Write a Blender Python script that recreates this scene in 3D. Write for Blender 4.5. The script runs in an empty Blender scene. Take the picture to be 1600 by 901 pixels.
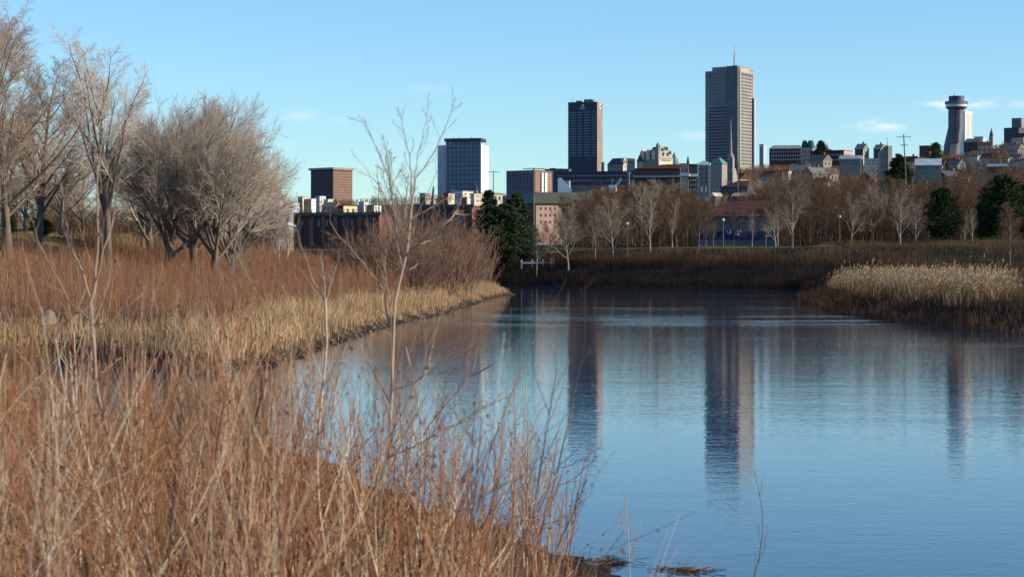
import bpy, math, random
import numpy as np
from mathutils import Vector, Matrix
R=math.radians
C=bpy.context.scene.collection
F=3200.0; CX=800.0; HV=415.0; EYE=3.0     # focal length in photo pixels, principal column, horizon row, eye height
SUN_AZ=R(101); SUN_EL=R(20)
rng=np.random.default_rng(7); random.seed(7)

def at(u,v,Y): return Vector(((u-CX)*Y/F, Y, EYE-(v-HV)*Y/F))

# ------------------------------------------------------------------ materials
def nt(name):
    m=bpy.data.materials.new(name); m.use_nodes=True
    return m,m.node_tree.nodes,m.node_tree.links,m.node_tree.nodes['Principled BSDF']
def mat(name,col,rough=.8,var=.18,scale=1.5,metal=0,spec=.3,bump=0,col2=None,detail=5):
    m,n,l,b=nt(name)
    tc=n.new('ShaderNodeTexCoord'); no=n.new('ShaderNodeTexNoise'); no.inputs['Scale'].default_value=scale; no.inputs['Detail'].default_value=detail
    l.new(tc.outputs['Object'],no.inputs['Vector'])
    r=n.new('ShaderNodeValToRGB'); r.color_ramp.elements[0].position=.3; r.color_ramp.elements[1].position=.7
    a=[c*(1-var) for c in col]; z=[min(1,c*(1+var)) for c in (col2 or col)]
    r.color_ramp.elements[0].color=(*a,1); r.color_ramp.elements[1].color=(*z,1)
    l.new(no.outputs['Fac'],r.inputs['Fac']); l.new(r.outputs[0],b.inputs['Base Color'])
    b.inputs['Roughness'].default_value=rough; b.inputs['Metallic'].default_value=metal; b.inputs['Specular IOR Level'].default_value=spec
    if bump:
        bp=n.new('ShaderNodeBump'); bp.inputs['Strength'].default_value=bump; l.new(no.outputs['Fac'],bp.inputs['Height']); l.new(bp.outputs[0],b.inputs['Normal'])
    return m
def ramp_mat(name,cols,rough=.85,spec=.15,transl=0):
    "colour picked by the per-stem tint attribute"
    m,n,l,b=nt(name)
    at_=n.new('ShaderNodeAttribute'); at_.attribute_name='tint'
    r=n.new('ShaderNodeValToRGB'); cr=r.color_ramp
    for i,c in enumerate(cols):
        p=i/(len(cols)-1)
        e=cr.elements[0] if i==0 else (cr.elements[-1] if i==len(cols)-1 else cr.elements.new(p))
        e.position=p; e.color=(*c,1)
    l.new(at_.outputs['Fac'],r.inputs['Fac'])
    oi=n.new('ShaderNodeObjectInfo'); mr=n.new('ShaderNodeMapRange'); mr.inputs[3].default_value=.75; mr.inputs[4].default_value=1.25
    l.new(oi.outputs['Random'],mr.inputs[0])
    mx=n.new('ShaderNodeVectorMath'); mx.operation='SCALE'; l.new(r.outputs[0],mx.inputs[0]); l.new(mr.outputs[0],mx.inputs['Scale'])
    l.new(mx.outputs[0],b.inputs['Base Color']); b.inputs['Roughness'].default_value=rough; b.inputs['Specular IOR Level'].default_value=spec
    return m
def facade(name,col,col2,sx,sz,mort=.12,rough=.8,spec=.3):
    "wall material with a fine grid of joints in object space"
    m,n,l,b=nt(name)
    tc=n.new('ShaderNodeTexCoord'); sp=n.new('ShaderNodeSeparateXYZ'); l.new(tc.outputs['Object'],sp.inputs[0])
    ad=n.new('ShaderNodeMath'); l.new(sp.outputs[0],ad.inputs[0]); l.new(sp.outputs[1],ad.inputs[1])
    outs=[]
    for src,s in ((ad.outputs[0],sx),(sp.outputs[2],sz)):
        d=n.new('ShaderNodeMath'); d.operation='DIVIDE'; d.inputs[1].default_value=s; l.new(src,d.inputs[0])
        f=n.new('ShaderNodeMath'); f.operation='FRACT'; l.new(d.outputs[0],f.inputs[0])
        g=n.new('ShaderNodeMath'); g.operation='LESS_THAN'; g.inputs[1].default_value=mort; l.new(f.outputs[0],g.inputs[0]); outs.append(g.outputs[0])
    mxm=n.new('ShaderNodeMath'); mxm.operation='MAXIMUM'; l.new(outs[0],mxm.inputs[0]); l.new(outs[1],mxm.inputs[1])
    no=n.new('ShaderNodeTexNoise'); no.inputs['Scale'].default_value=.15; no.inputs['Detail'].default_value=6; l.new(tc.outputs['Object'],no.inputs['Vector'])
    mr=n.new('ShaderNodeMapRange'); mr.inputs[3].default_value=.75; mr.inputs[4].default_value=1.25; l.new(no.outputs['Fac'],mr.inputs[0])
    mx=n.new('ShaderNodeMix'); mx.data_type='RGBA'; mx.inputs[6].default_value=(*col,1); mx.inputs[7].default_value=(*col2,1); l.new(mxm.outputs[0],mx.inputs[0])
    sc=n.new('ShaderNodeVectorMath'); sc.operation='SCALE'; l.new(mx.outputs[2],sc.inputs[0]); l.new(mr.outputs[0],sc.inputs['Scale'])
    l.new(sc.outputs[0],b.inputs['Base Color']); b.inputs['Roughness'].default_value=rough; b.inputs['Specular IOR Level'].default_value=spec
    return m
M={}
M['brick']=mat('red_brick',(.16,.07,.05),var=.25,scale=2)
M['darkbrick']=mat('dark_brick',(.10,.045,.04),var=.25,scale=2)
M['brownbrick']=mat('brown_brick',(.19,.10,.075),var=.2,scale=.4)
M['concrete']=mat('concrete',(.36,.33,.28),var=.15,scale=.12)
M['greyconc']=mat('grey_concrete',(.20,.20,.20),var=.2,scale=.12)
M['darkconc']=mat('dark_concrete',(.12,.125,.145),var=.2,scale=.1)
M['tan']=mat('tan_concrete',(.24,.18,.145),var=.12,scale=.08)
M['cream']=mat('cream_stone',(.52,.46,.36),var=.15,scale=.3)
M['white']=mat('white_render',(.75,.74,.71),var=.1,scale=.5)
M['yellow']=mat('yellow_render',(.62,.48,.26),var=.1,scale=.5)
M['greystone']=mat('grey_stone',(.24,.22,.19),var=.25,scale=.8)
M['pink']=mat('pink_stone',(.42,.27,.23),var=.15,scale=.4)
M['paleblue']=mat('pale_blue_cladding',(.36,.42,.50),var=.2,scale=.6)
M['bandblue']=mat('blue_grey_band',(.14,.20,.25),var=.3,scale=.2,rough=.5)
M['navy']=mat('navy_cladding',(.035,.045,.075),var=.15,scale=.1,rough=.5)
M['glass']=mat('dark_window_glass',(.03,.04,.055),rough=.25,var=.4,scale=.6,spec=.5)
M['paleglass']=mat('pale_window',(.45,.5,.55),rough=.3,var=.3,scale=.6,spec=.5)
M['roofdark']=mat('slate_roof',(.06,.065,.08),var=.2,scale=.7)
M['roofcopper']=mat('green_copper_roof',(.10,.20,.17),var=.2,scale=.5)
M['roofgreen']=mat('dark_green_copper',(.015,.085,.08),var=.2,scale=.5)
M['roofred']=mat('rusty_roof',(.07,.026,.02),var=.3,scale=.5)
M['rooflight']=mat('light_metal_roof',(.27,.28,.29),var=.2,scale=.7,rough=.5)
M['olive']=mat('olive_metal_roof',(.075,.078,.055),var=.12,scale=.3,rough=.6)
M['steel']=mat('grey_steel',(.22,.22,.23),rough=.5,metal=.3)
M['whitepaint']=mat('white_paint',(.8,.8,.78),rough=.5,var=.05)
M['polewood']=mat('weathered_pole',(.13,.11,.09),var=.25,scale=3)
M['lampglass']=mat('opal_globe',(.62,.60,.56),rough=.3,var=.02)
M['stone']=mat('shore_stone',(.20,.17,.13),var=.5,scale=.8,bump=.4)
M['bark']=mat('grey_brown_bark',(.115,.09,.075),var=.35,scale=5,bump=.4)
M['barkpale']=mat('pale_bark',(.36,.31,.27),var=.35,scale=14,bump=.2)
M['twigpale']=ramp_mat('pale_twigs',[(.33,.275,.225),(.50,.44,.37),(.38,.30,.24)])
M['twigpink']=ramp_mat('pinkish_twigs',[(.28,.20,.15),(.43,.345,.27),(.32,.22,.165)])
M['twigbrown']=ramp_mat('brown_twigs',[(.075,.045,.026),(.15,.095,.057),(.12,.062,.032)])
M['twiggrey']=ramp_mat('grey_twigs',[(.20,.165,.13),(.30,.25,.20),(.22,.165,.12)])
M['sapling']=ramp_mat('sapling_bark',[(.22,.15,.11),(.36,.28,.215),(.28,.185,.135)])
M['darksapling']=ramp_mat('dark_sapling_bark',[(.07,.055,.05),(.13,.095,.08),(.10,.06,.05)])
M['rustshoot']=ramp_mat('rusty_shoot_bark',[(.24,.10,.06),(.36,.20,.13),(.28,.12,.07)])
M['needle']=ramp_mat('evergreen_needles',[(.012,.024,.011),(.032,.055,.020),(.055,.085,.03)])
M['redbrush']=ramp_mat('red_dogwood_stems',[(.08,.045,.03),(.22,.08,.038),(.19,.12,.075),(.25,.10,.05),(.15,.095,.065),(.42,.31,.20)])
M['nearbrush']=ramp_mat('dry_weed_stems',[(.035,.02,.015),(.25,.085,.03),(.33,.18,.09),(.15,.05,.024),(.42,.27,.15),(.70,.58,.42)])
M['farbrush']=ramp_mat('shade_darkened_brush',[(.010,.007,.005),(.045,.025,.014),(.10,.055,.028),(.13,.085,.045),(.20,.14,.075)])  # ramp darkened to paint in the shade of the far and right banks
M['reed']=ramp_mat('straw_grass',[(.22,.12,.06),(.42,.27,.14),(.62,.46,.27),(.34,.19,.09)])
M['plume']=ramp_mat('reed_plumes',[(.10,.055,.028),(.30,.19,.10),(.50,.37,.22),(.36,.24,.14)])

# ------------------------------------------------------------------ mesh helpers
def mesh_np(name,V,Q,tint=None,smooth=False):
    me=bpy.data.meshes.new(name); V=np.asarray(V,dtype=np.float32); Q=np.asarray(Q,dtype=np.int32)
    nf,k=Q.shape
    me.vertices.add(len(V)); me.vertices.foreach_set('co',V.ravel())
    me.loops.add(nf*k); me.loops.foreach_set('vertex_index',Q.ravel())
    me.polygons.add(nf); me.polygons.foreach_set('loop_start',np.arange(0,nf*k,k,dtype=np.int32)); me.polygons.foreach_set('loop_total',np.full(nf,k,dtype=np.int32))
    if smooth: me.polygons.foreach_set('use_smooth',np.ones(nf,dtype=bool))
    me.update(calc_edges=True)
    if tint is not None:
        a=me.attributes.new('tint','FLOAT','POINT'); a.data.foreach_set('value',np.asarray(tint,dtype=np.float32))
    return me
def link(name,me,m=None,parent=None,loc=None):
    o=bpy.data.objects.new(name,me); C.objects.link(o)
    if m is not None and me is not None and not me.materials: me.materials.append(m)
    if parent is not None: o.parent=parent
    if loc is not None: o.location=loc
    return o
def tag(o,label=None,cat=None,group=None,kind=None):
    if label: o['label']=label
    if cat: o['category']=cat
    if group: o['group']=group
    if kind: o['kind']=kind
    return o
def empty(name,loc,rz=0,label=None,cat=None,group=None):
    o=bpy.data.objects.new(name,None); C.objects.link(o); o.location=loc; o.rotation_euler=(0,0,rz); o.empty_display_size=.1
    return tag(o,label,cat,group)
class MB:
    def __init__(s): s.v=[]; s.f=[]
    def box(s,x0,x1,y0,y1,z0,z1):
        b=len(s.v); s.v+=[(x,y,z) for z in (z0,z1) for x,y in ((x0,y0),(x1,y0),(x1,y1),(x0,y1))]
        s.f+=[[b+i for i in q] for q in ((3,2,1,0),(4,5,6,7),(0,1,5,4),(1,2,6,5),(2,3,7,6),(3,0,4,7))]; return s
    def frust(s,b0,z0,b1,z1):
        "b = (x0,x1,y0,y1)"
        b=len(s.v)
        for (x0,x1,y0,y1),z in ((b0,z0),(b1,z1)): s.v+=[(x0,y0,z),(x1,y0,z),(x1,y1,z),(x0,y1,z)]
        s.f+=[[b+i for i in q] for q in ((3,2,1,0),(4,5,6,7),(0,1,5,4),(1,2,6,5),(2,3,7,6),(3,0,4,7))]; return s
    def loft(s,secs,n=8,rot=0,cap=True):
        "secs = [(cx,cy,z,rx,ry)]"
        b=len(s.v)
        for cx,cy,z,rx,ry in secs:
            for i in range(n):
                a=rot+2*math.pi*i/n; s.v.append((cx+rx*math.cos(a),cy+ry*math.sin(a),z))
        for k in range(len(secs)-1):
            for i in range(n):
                j=(i+1)%n; s.f.append([b+k*n+i,b+k*n+j,b+(k+1)*n+j,b+(k+1)*n+i])
        if cap: s.f.append([b+i for i in range(n)][::-1]); s.f.append([b+(len(secs)-1)*n+i for i in range(n)])
        return s
    def gable(s,x0,x1,y0,y1,z0,z1,axis='x',ov=.4):
        "ridge along axis"
        b=len(s.v)
        if axis=='x':
            ym=(y0+y1)/2; p=[(x0-ov,y0-ov,z0),(x1+ov,y0-ov,z0),(x1+ov,y1+ov,z0),(x0-ov,y1+ov,z0),(x0-ov,ym,z1),(x1+ov,ym,z1)]
            f=[(3,2,1,0),(0,1,5,4),(2,3,4,5),(1,2,5),(3,0,4)]
        else:
            xm=(x0+x1)/2; p=[(x0-ov,y0-ov,z0),(x1+ov,y0-ov,z0),(x1+ov,y1+ov,z0),(x0-ov,y1+ov,z0),(xm,y0-ov,z1),(xm,y1+ov,z1)]
            f=[(3,2,1,0),(1,2,5,4),(3,0,4,5),(0,1,4),(2,3,5)]
        s.v+=p; s.f+=[[b+i for i in q] for q in f]; return s
    def mesh(s,name):
        me=bpy.data.meshes.new(name); me.from_pydata(s.v,[],s.f); me.update(); return me
    def build(s,name,m,parent=None,loc=None): return link(name,s.mesh(name),m,parent,loc)
def bars(P,Rr,S=3,tint=None,seedcap=False):
    """tubes along N polylines. P (N,K,3), Rr (N,K) -> V,Q,T"""
    P=np.asarray(P,float); Rr=np.asarray(Rr,float); N,K,_=P.shape
    d=P[:,-1]-P[:,0]; d/=np.linalg.norm(d,axis=1,keepdims=True)+1e-9
    ref=np.where(np.abs(d[:,2:3])>.8,np.array([[1.,0,0]]),np.array([[0,0,1.]]))
    a=np.cross(d,ref); a/=np.linalg.norm(a,axis=1,keepdims=True)+1e-9; b=np.cross(d,a)
    th=2*np.pi*np.arange(S)/S+rng.uniform(0,6,(1,))
    off=a[:,None,None,:]*np.cos(th)[None,None,:,None]+b[:,None,None,:]*np.sin(th)[None,None,:,None]
    V=P[:,:,None,:]+off*Rr[:,:,None,None]
    idx=np.arange(N*K*S).reshape(N,K,S)
    q=np.stack([idx[:,:-1,:],np.roll(idx,-1,2)[:,:-1,:],np.roll(idx,-1,2)[:,1:,:],idx[:,1:,:]],-1).reshape(-1,4)
    T=None
    if tint is not None: T=np.repeat(np.asarray(tint,float),K*S)
    return V.reshape(-1,3),q,T
def join(parts):
    V=[];Q=[];T=[];o=0
    for v,q,t in parts:
        V.append(v);Q.append(q+o);T.append(t if t is not None else np.zeros(len(v)));o+=len(v)
    return np.concatenate(V),np.concatenate(Q),np.concatenate(T)
def unit(a): return a/(np.linalg.norm(a,axis=-1,keepdims=True)+1e-9)
def walk(P0,D,L,segs,wob,trop,g=None):
    g=g or rng; N=len(P0); P=[P0]; D=unit(D); st=(L/segs)[:,None]
    for i in range(segs):
        D=unit(D+g.normal(0,wob,(N,3))+np.array([0,0,trop])); P.append(P[-1]+D*st)
    return np.stack(P,1)
def spawn(P,Rr,n,t0,t1,ang,lenr,radr,segs,wob,trop,fall=.5,tip=.35,g=None,flat=0,minr=0):
    g=g or rng; N,K,_=P.shape
    t=t0+(t1-t0)*(np.arange(n)[None,:]+g.uniform(0,1,(N,n)))/n
    x=t*(K-1); i=np.clip(x.astype(int),0,K-2); f=(x-i)[...,None]; r=np.arange(N)[:,None]
    A=P[r,i]; B=P[r,i+1]; p=A+(B-A)*f; T=unit(B-A)
    rad=(Rr[r,i]*(1-f[...,0])+Rr[r,i+1]*f[...,0])*radr
    plen=np.linalg.norm(np.diff(P,axis=1),axis=2).sum(1)[:,None]
    L=plen*lenr*(1-fall*(t-t0)/(max(1e-6,1-t0)))*g.uniform(.7,1.25,(N,n))
    az=np.arange(n)[None,:]*2.4+g.uniform(0,6.28,(N,1))+g.normal(0,.4,(N,n))
    ref=np.where(np.abs(T[...,2:3])>.9,np.array([1.,0,0]),np.array([0,0,1.]))
    a=unit(np.cross(T,ref)); b=np.cross(T,a)
    perp=a*np.cos(az)[...,None]+b*np.sin(az)[...,None]
    an=g.normal(ang,.15,(N,n))[...,None]
    D=T*np.cos(an)+perp*np.sin(an)
    Pc=walk(p.reshape(-1,3),D.reshape(-1,3),L.reshape(-1),segs,wob,trop,g)
    Rc=np.maximum(rad.reshape(-1,1)*np.linspace(1,tip,segs+1)[None,:],minr)
    return Pc,Rc

# ------------------------------------------------------------------ terrain
SHORE=np.array([(-90,52),(-60,52),(-30,48),(-15,45),(-7.7,41),(-3.9,33.7),(-2.4,30),(-1.7,27.4),(-.77,24.6),(0,22.8),(.66,21.1),(1.0,19.8),(2.0,15),(4,9),(8,2),(16,-8),(40,-30),
 (60,-25),(48,10),(36,40),(28,60),(22.3,87),(20.6,109),(20.3,128),(23,160),(27,192),(31,215),(36,250),
 (37,262),(30,275),(18,290),(5,305),(-5,320),(-25,335),(-60,340),(-100,330),
 (-100,300),(-60,310),(-25,295),(-10,270),(-3,240),(.2,214),(-2.2,182),(-4.1,131),(-6.2,101),(-6.9,76),(-7.2,62),(-9,57),(-12,63),(-14.5,65),(-17,61),(-22,57),(-35,59),(-60,62),(-90,64)],float)
def shore_d(X,Y):
    "signed distance to the water's edge, positive on land"
    p=np.stack([np.ravel(X),np.ravel(Y)],1).astype(float); out=np.full(len(p),1e9); ins=np.zeros(len(p),bool)
    A=SHORE; B=np.roll(SHORE,-1,0)
    for a,b in zip(A,B):
        ab=b-a; t=np.clip(((p-a)@ab)/(ab@ab),0,1); q=a+t[:,None]*ab
        out=np.minimum(out,np.hypot(*(p-q).T))
        c=((a[1]>p[:,1])!=(b[1]>p[:,1]))
        with np.errstate(divide='ignore',invalid='ignore'): xx=(b[0]-a[0])*(p[:,1]-a[1])/(b[1]-a[1]+1e-12)+a[0]
        ins^=c&(p[:,0]<xx)
    return np.where(ins,-out,out).reshape(np.shape(X))
def ss(x): x=np.clip(x,0,1); return x*x*(3-2*x)
U_T=np.array([-3000,0,450,650,800,950,1100,1200,1400,1500,1600,4000]); V_T=np.array([376,370,331,326,314,300,286,277,266,254,238,215.])
def vnoise(X,Y,s,seed=0):
    "cheap smooth noise"
    return (np.sin(X/s*1.3+seed)*np.cos(Y/s*1.1-seed*1.7)+.5*np.sin(X/s*2.7+Y/s*1.9+seed*3)+.3*np.cos(X/s*4.1-Y/s*4.9+seed))/1.8
def terr(X,Y):
    X=np.asarray(X,float); Y=np.asarray(Y,float); d=shore_d(X,Y)
    d=d+np.where(np.abs(d)<3,(.28*vnoise(X,Y,.9,2)+.22*vnoise(X,Y,.35,5))*(1-np.abs(d)/3),0)
    n=vnoise(X,Y,9)*.5+vnoise(X,Y,3,2)*.2
    near=1.45*(1-np.exp(-np.maximum(d,0)/9))+.04*n
    left=1.0*(1-np.exp(-np.maximum(d,0)/2.2))+ (4.1+.012*np.clip(Y-120,0,100))*ss((d-8)/34)+ .35*n*ss(d/20)
    far=2.2*ss(d/7)+3.7*ss((d-4)/26)+.4*n*ss(d/15)+.015*np.clip(d-30,0,200)
    right=1.25*ss(d/4.5)+4.7*ss((d-14)/90)+.25*n*ss(d/15)
    wn=ss((56-Y)/6)*ss((12-X)/10+.5)
    wl=ss((60-X-200*ss((Y-235)/80))/60)*(X<15)
    wl=np.where(X<3,1,0)*ss((250-Y)/40+.3)
    wr=ss((X-12)/10)*ss((285-Y)/40)
    wf=np.clip(1-wl-wr,0,1)
    tot=wl+wr+wf; land=(left*wl+right*wr+far*wf)/tot
    land=near*wn+land*(1-wn)
    u=CX+F*X/np.maximum(Y,1); crest=EYE+(HV-np.interp(u,U_T,V_T))*1750/F
    k=ss((Y-560)/1150); land=land*(1-k)+(crest+4*vnoise(X,Y,90))*k
    return np.where(d<0,np.maximum(-1.6,.12*d-.02),np.maximum(land,.02+.0*d))
def tz(x,y): return float(terr(np.array([x]),np.array([y]))[0])
VL_U=[-100,440,800,950,1100,1190,1340,1440,1500,1560,1640,1800]; VL_V=[340,316,302,292,276,258,259,246,241,226,217,210]
def ztop(X,Y): return EYE-(np.interp(CX+F*X/Y,VL_U,VL_V)-HV)*Y/F
def on(u,Y): x=(u-CX)*Y/F; return Vector((x,Y,tz(x,Y)))
# ground sheet, one polar grid about the river bend, finer close by
rr=np.concatenate([[0.],np.geomspace(1.5,60,110),np.geomspace(60,420,230)[1:],np.geomspace(420,6000,90)[1:]])
aa=np.concatenate([np.linspace(-180,-24,50)[:-1],np.linspace(-24,24,330),np.linspace(24,180,50)[1:]])
AA,RR=np.meshgrid(np.radians(aa),rr); GX=RR*np.sin(AA); GY=RR*np.cos(AA)
GZ=terr(GX,GY); na=len(aa); nr=len(rr)
ix=np.arange(na*nr).reshape(nr,na)
Q=np.stack([ix[:-1,:-1],ix[:-1,1:],ix[1:,1:],ix[1:,:-1]],-1).reshape(-1,4)
gme=mesh_np('ground',np.stack([GX,GY,GZ],-1).reshape(-1,3),Q,smooth=True)
D_=shore_d(GX,GY)
def lerp(a,b,t): return a*(1-t[...,None])+b*t[...,None]
mud=np.array([.03,.022,.017]); straw=np.array([.20,.14,.07]); must=np.array([.20,.145,.055]); dark=np.array([.018,.015,.010]); lawn=np.array([.14,.145,.045]); city=np.array([.045,.037,.03])
c=lerp(np.broadcast_to(mud,GX.shape+(3,)),np.broadcast_to(straw,GX.shape+(3,)),ss(D_/2))
leftm=((GX<3)&(GY<260)).astype(float)
c=lerp(c,np.broadcast_to(must,c.shape),leftm*ss((D_-16)/14)*ss((GY-60)/20))
c=lerp(c,np.broadcast_to(np.array([.10,.06,.035]),c.shape),leftm*ss((D_-3)/3)*(1-ss((D_-16)/10)))
farm=((GY>=235)|(GX>12)).astype(float)
c=lerp(c,np.broadcast_to(dark,c.shape),farm)  # near-black soil holds the shade of these banks in its colour
c=lerp(c,np.broadcast_to(lawn,c.shape),farm*ss((D_-25)/3)*(1-ss((D_-37)/5))*(GX<48)*(GY>280))
c=lerp(c,np.broadcast_to(city,c.shape),ss((GY-400)/80))
ca=gme.color_attributes.new('soil','FLOAT_COLOR','POINT'); ca.data.foreach_set('color',np.concatenate([c,np.ones(c.shape[:2]+(1,))],-1).astype(np.float32).ravel())
m,n,l,b=nt('soil_and_grass')
va=n.new('ShaderNodeVertexColor'); va.layer_name='soil'; tc=n.new('ShaderNodeTexCoord')
n1=n.new('ShaderNodeTexNoise'); n1.inputs['Scale'].default_value=.35; n1.inputs['Detail'].default_value=10; n1.inputs['Roughness'].default_value=.7; l.new(tc.outputs['Object'],n1.inputs['Vector'])
mr=n.new('ShaderNodeMapRange'); mr.inputs[1].default_value=.3; mr.inputs[2].default_value=.7; mr.inputs[3].default_value=.5; mr.inputs[4].default_value=1.5; l.new(n1.outputs['Fac'],mr.inputs[0])
n2=n.new('ShaderNodeTexNoise'); n2.inputs['Scale'].default_value=9; n2.inputs['Detail'].default_value=6; l.new(tc.outputs['Object'],n2.inputs['Vector'])
sc_=n.new('ShaderNodeVectorMath'); sc_.operation='SCALE'; l.new(va.outputs[0],sc_.inputs[0]); l.new(mr.outputs[0],sc_.inputs['Scale'])
l.new(sc_.outputs[0],b.inputs['Base Color']); b.inputs['Roughness'].default_value=.95; b.inputs['Specular IOR Level'].default_value=.1
bp=n.new('ShaderNodeBump'); bp.inputs['Strength'].default_value=.8; bp.inputs['Distance'].default_value=.25; l.new(n2.outputs['Fac'],bp.inputs['Height']); l.new(bp.outputs[0],b.inputs['Normal'])
tag(link('ground',gme,m),kind='structure')

# ------------------------------------------------------------------ water
m,n,l,b=nt('river_water')
tc=n.new('ShaderNodeTexCoord')
def wnoise(sc,det,sx=1,sy=1,rough=.5):
    mp=n.new('ShaderNodeMapping'); mp.inputs['Scale'].default_value=(sx,sy,1); l.new(tc.outputs['Object'],mp.inputs['Vector'])
    t=n.new('ShaderNodeTexNoise'); t.inputs['Scale'].default_value=sc; t.inputs['Detail'].default_value=det; t.inputs['Roughness'].default_value=rough; l.new(mp.outputs[0],t.inputs['Vector']); return t.outputs['Fac']
def mth(op,a,b_=None,c_=None):
    t=n.new('ShaderNodeMath'); t.operation=op
    for i,x in enumerate((a,b_,c_)):
        if x is None: continue
        if isinstance(x,(int,float)): t.inputs[i].default_value=x
        else: l.new(x,t.inputs[i])
    return t.outputs[0]
WAVE=dict(patch=None)
w1=wnoise(1.9,4,.75,1.1,.6); w2=wnoise(8,2,.8,1.2,.5); w3=wnoise(.5,2,.5,1)
patch=wnoise(.022,4,.45,1.7,.6)      # cat's paws: wide streaks of rougher water
pm=n.new('ShaderNodeMapRange'); pm.interpolation_type='SMOOTHSTEP'; l.new(patch,pm.inputs[0]); pm.inputs[1].default_value=.50; pm.inputs[2].default_value=.70; pm.inputs[3].default_value=0; pm.inputs[4].default_value=1
h=mth('ADD',mth('MULTIPLY',w1,.0022),mth('ADD',mth('MULTIPLY',w3,.0016),mth('MULTIPLY',w2,.0010)))
sw=n.new('ShaderNodeSeparateXYZ'); l.new(tc.outputs['Object'],sw.inputs[0])
wv=mth('ADD',sw.outputs[1],mth('MULTIPLY',wnoise(.06,3,.5,1.2),46))
def reach(c0,wd): q=mth('DIVIDE',mth('SUBTRACT',wv,c0),wd); return mth('EXPONENT',mth('MULTIPLY',mth('MULTIPLY',q,q),-1))
brk=n.new('ShaderNodeMapRange'); brk.interpolation_type='SMOOTHSTEP'; brk.inputs[1].default_value=.42; brk.inputs[2].default_value=.6; l.new(wnoise(.05,4,1.2,3,.65),brk.inputs[0])
rough_=mth('ADD',mth('MULTIPLY',reach(139,7),5.0),mth('MULTIPLY',reach(168,6),3.0))
ff=n.new('ShaderNodeMapRange'); ff.interpolation_type='SMOOTHSTEP'; ff.inputs[1].default_value=40; ff.inputs[2].default_value=110; ff.inputs[3].default_value=1.25; ff.inputs[4].default_value=2.1; l.new(wv,ff.inputs[0])
h=mth('MULTIPLY',h,mth('ADD',mth('MULTIPLY',mth('MULTIPLY_ADD',pm.outputs[0],1.1,1.0),ff.outputs[0]),mth('MULTIPLY',rough_,brk.outputs[0])))
bp=n.new('ShaderNodeBump'); bp.inputs['Strength'].default_value=1; bp.inputs['Distance'].default_value=1; l.new(h,bp.inputs['Height']); l.new(bp.outputs[0],b.inputs['Normal'])
b.inputs['Base Color'].default_value=(.004,.028,.072,1); b.inputs['Roughness'].default_value=.02; b.inputs['IOR'].default_value=1.333; b.inputs['Specular IOR Level'].default_value=.5
V=[(-260,-70,0),(260,-70,0),(260,420,0),(-260,420,0)]
tag(link('water',mesh_np('water',V,[[0,1,2,3]]),m),kind='structure')

# ------------------------------------------------------------------ buildings
WN={}
def winmesh(w,h,face,depth=.12):
    k=(round(w,2),round(h,2),face)
    if k not in WN:
        WN[k]=(MB().box(0,w,-depth,.05,0,h) if face=='f' else MB().box(-.05,depth,0,w,0,h)).mesh('window')
    return WN[k]
def put(name,me,m,parent,loc):
    key=(me.name,m.name)
    if me.materials and me.materials[0]!=m:
        if key not in WN: k2=me.copy(); k2.materials.clear(); k2.materials.append(m); WN[key]=k2
        me=WN[key]
    return link(name,me,m,parent,loc)
def windows(root,face,x0,x1,z0,z1,cols,rows,wf=.5,hf=.5,m='glass',at0=0,name='window'):
    cw=(x1-x0)/cols; rh=(z1-z0)/rows; me=winmesh(cw*wf,rh*hf,face)
    for i in range(cols):
        for j in range(rows):
            p=x0+cw*(i+.5-wf/2); z=z0+rh*(j+.5-hf/2)
            put(name,me,M[m],root,(p,at0,z) if face=='f' else (at0,p,z))
def bands(root,face,x0,x1,z0,z1,rows,hf=.45,m='glass',at0=0,depth=.25,name='window_band'):
    rh=(z1-z0)/rows; me=winmesh(x1-x0,rh*hf,face,depth)
    for j in range(rows):
        z=z0+rh*(j+.5-hf/2); put(name,me,M[m],root,(x0,at0,z) if face=='f' else (at0,x0,z))
class B:
    """a building whose near vertical corner stands at photo column uc, distance Y; front face runs left, side face runs right"""
    def __init__(s,name,label,u0,uc,u1,vt,Y,th=30,wallm='concrete',side=None,cat='building',group=None,vb=None,sink=1.5,par=True):
        s.s=Y/F; t=R(th); s.w=(uc-u0)*s.s/math.cos(t); s.d=(u1-uc)*s.s/math.sin(t)
        p=at(uc,vt,Y); zc=[tz(p.x+dx*math.cos(t)+dy*math.sin(t),Y-dx*math.sin(t)+dy*math.cos(t)) for dx in (-s.w,0) for dy in (0,s.d)]
        z0=(min(zc)-sink) if vb is None else min(at(uc,vb,Y).z,min(zc)-sink)
        s.r=empty(name,(p.x,p.y,z0),-t,label,cat,group); s.H=p.z-z0; s.z0=z0; s.Y=Y
        s.g=max(zc)-z0
        MB().box(-s.w,0,0,s.d,0,s.H).build('wall',M[wallm],s.r)
        if side:
            MB().box(.02,.35,-.02,s.d+.02,0,s.H-.02).build('side_wall',M[side],s.r)
        s.sx=.35 if side else 0
        if par: MB().box(-s.w-.3,s.sx+.3,-.3,s.d+.3,s.H,s.H+.8*min(1,s.s)).build('parapet',M[wallm],s.r)
    def z(s,v): return EYE-(v-HV)*s.s-s.z0
    def fx(s,u,uc): return -(uc-u)*s.s/math.cos(-s.r.rotation_euler.z)
    def sy(s,u,uc): return (u-uc)*s.s/math.sin(-s.r.rotation_euler.z)
M['panelshade']=mat('shaded_brown_panel',(.075,.045,.038),var=.15,scale=.2)  # darker copy of the panel brown: the left face's shade in colour
M['blockbrown']=mat('brown_panel',(.15,.085,.06),var=.15,scale=.2)
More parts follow.
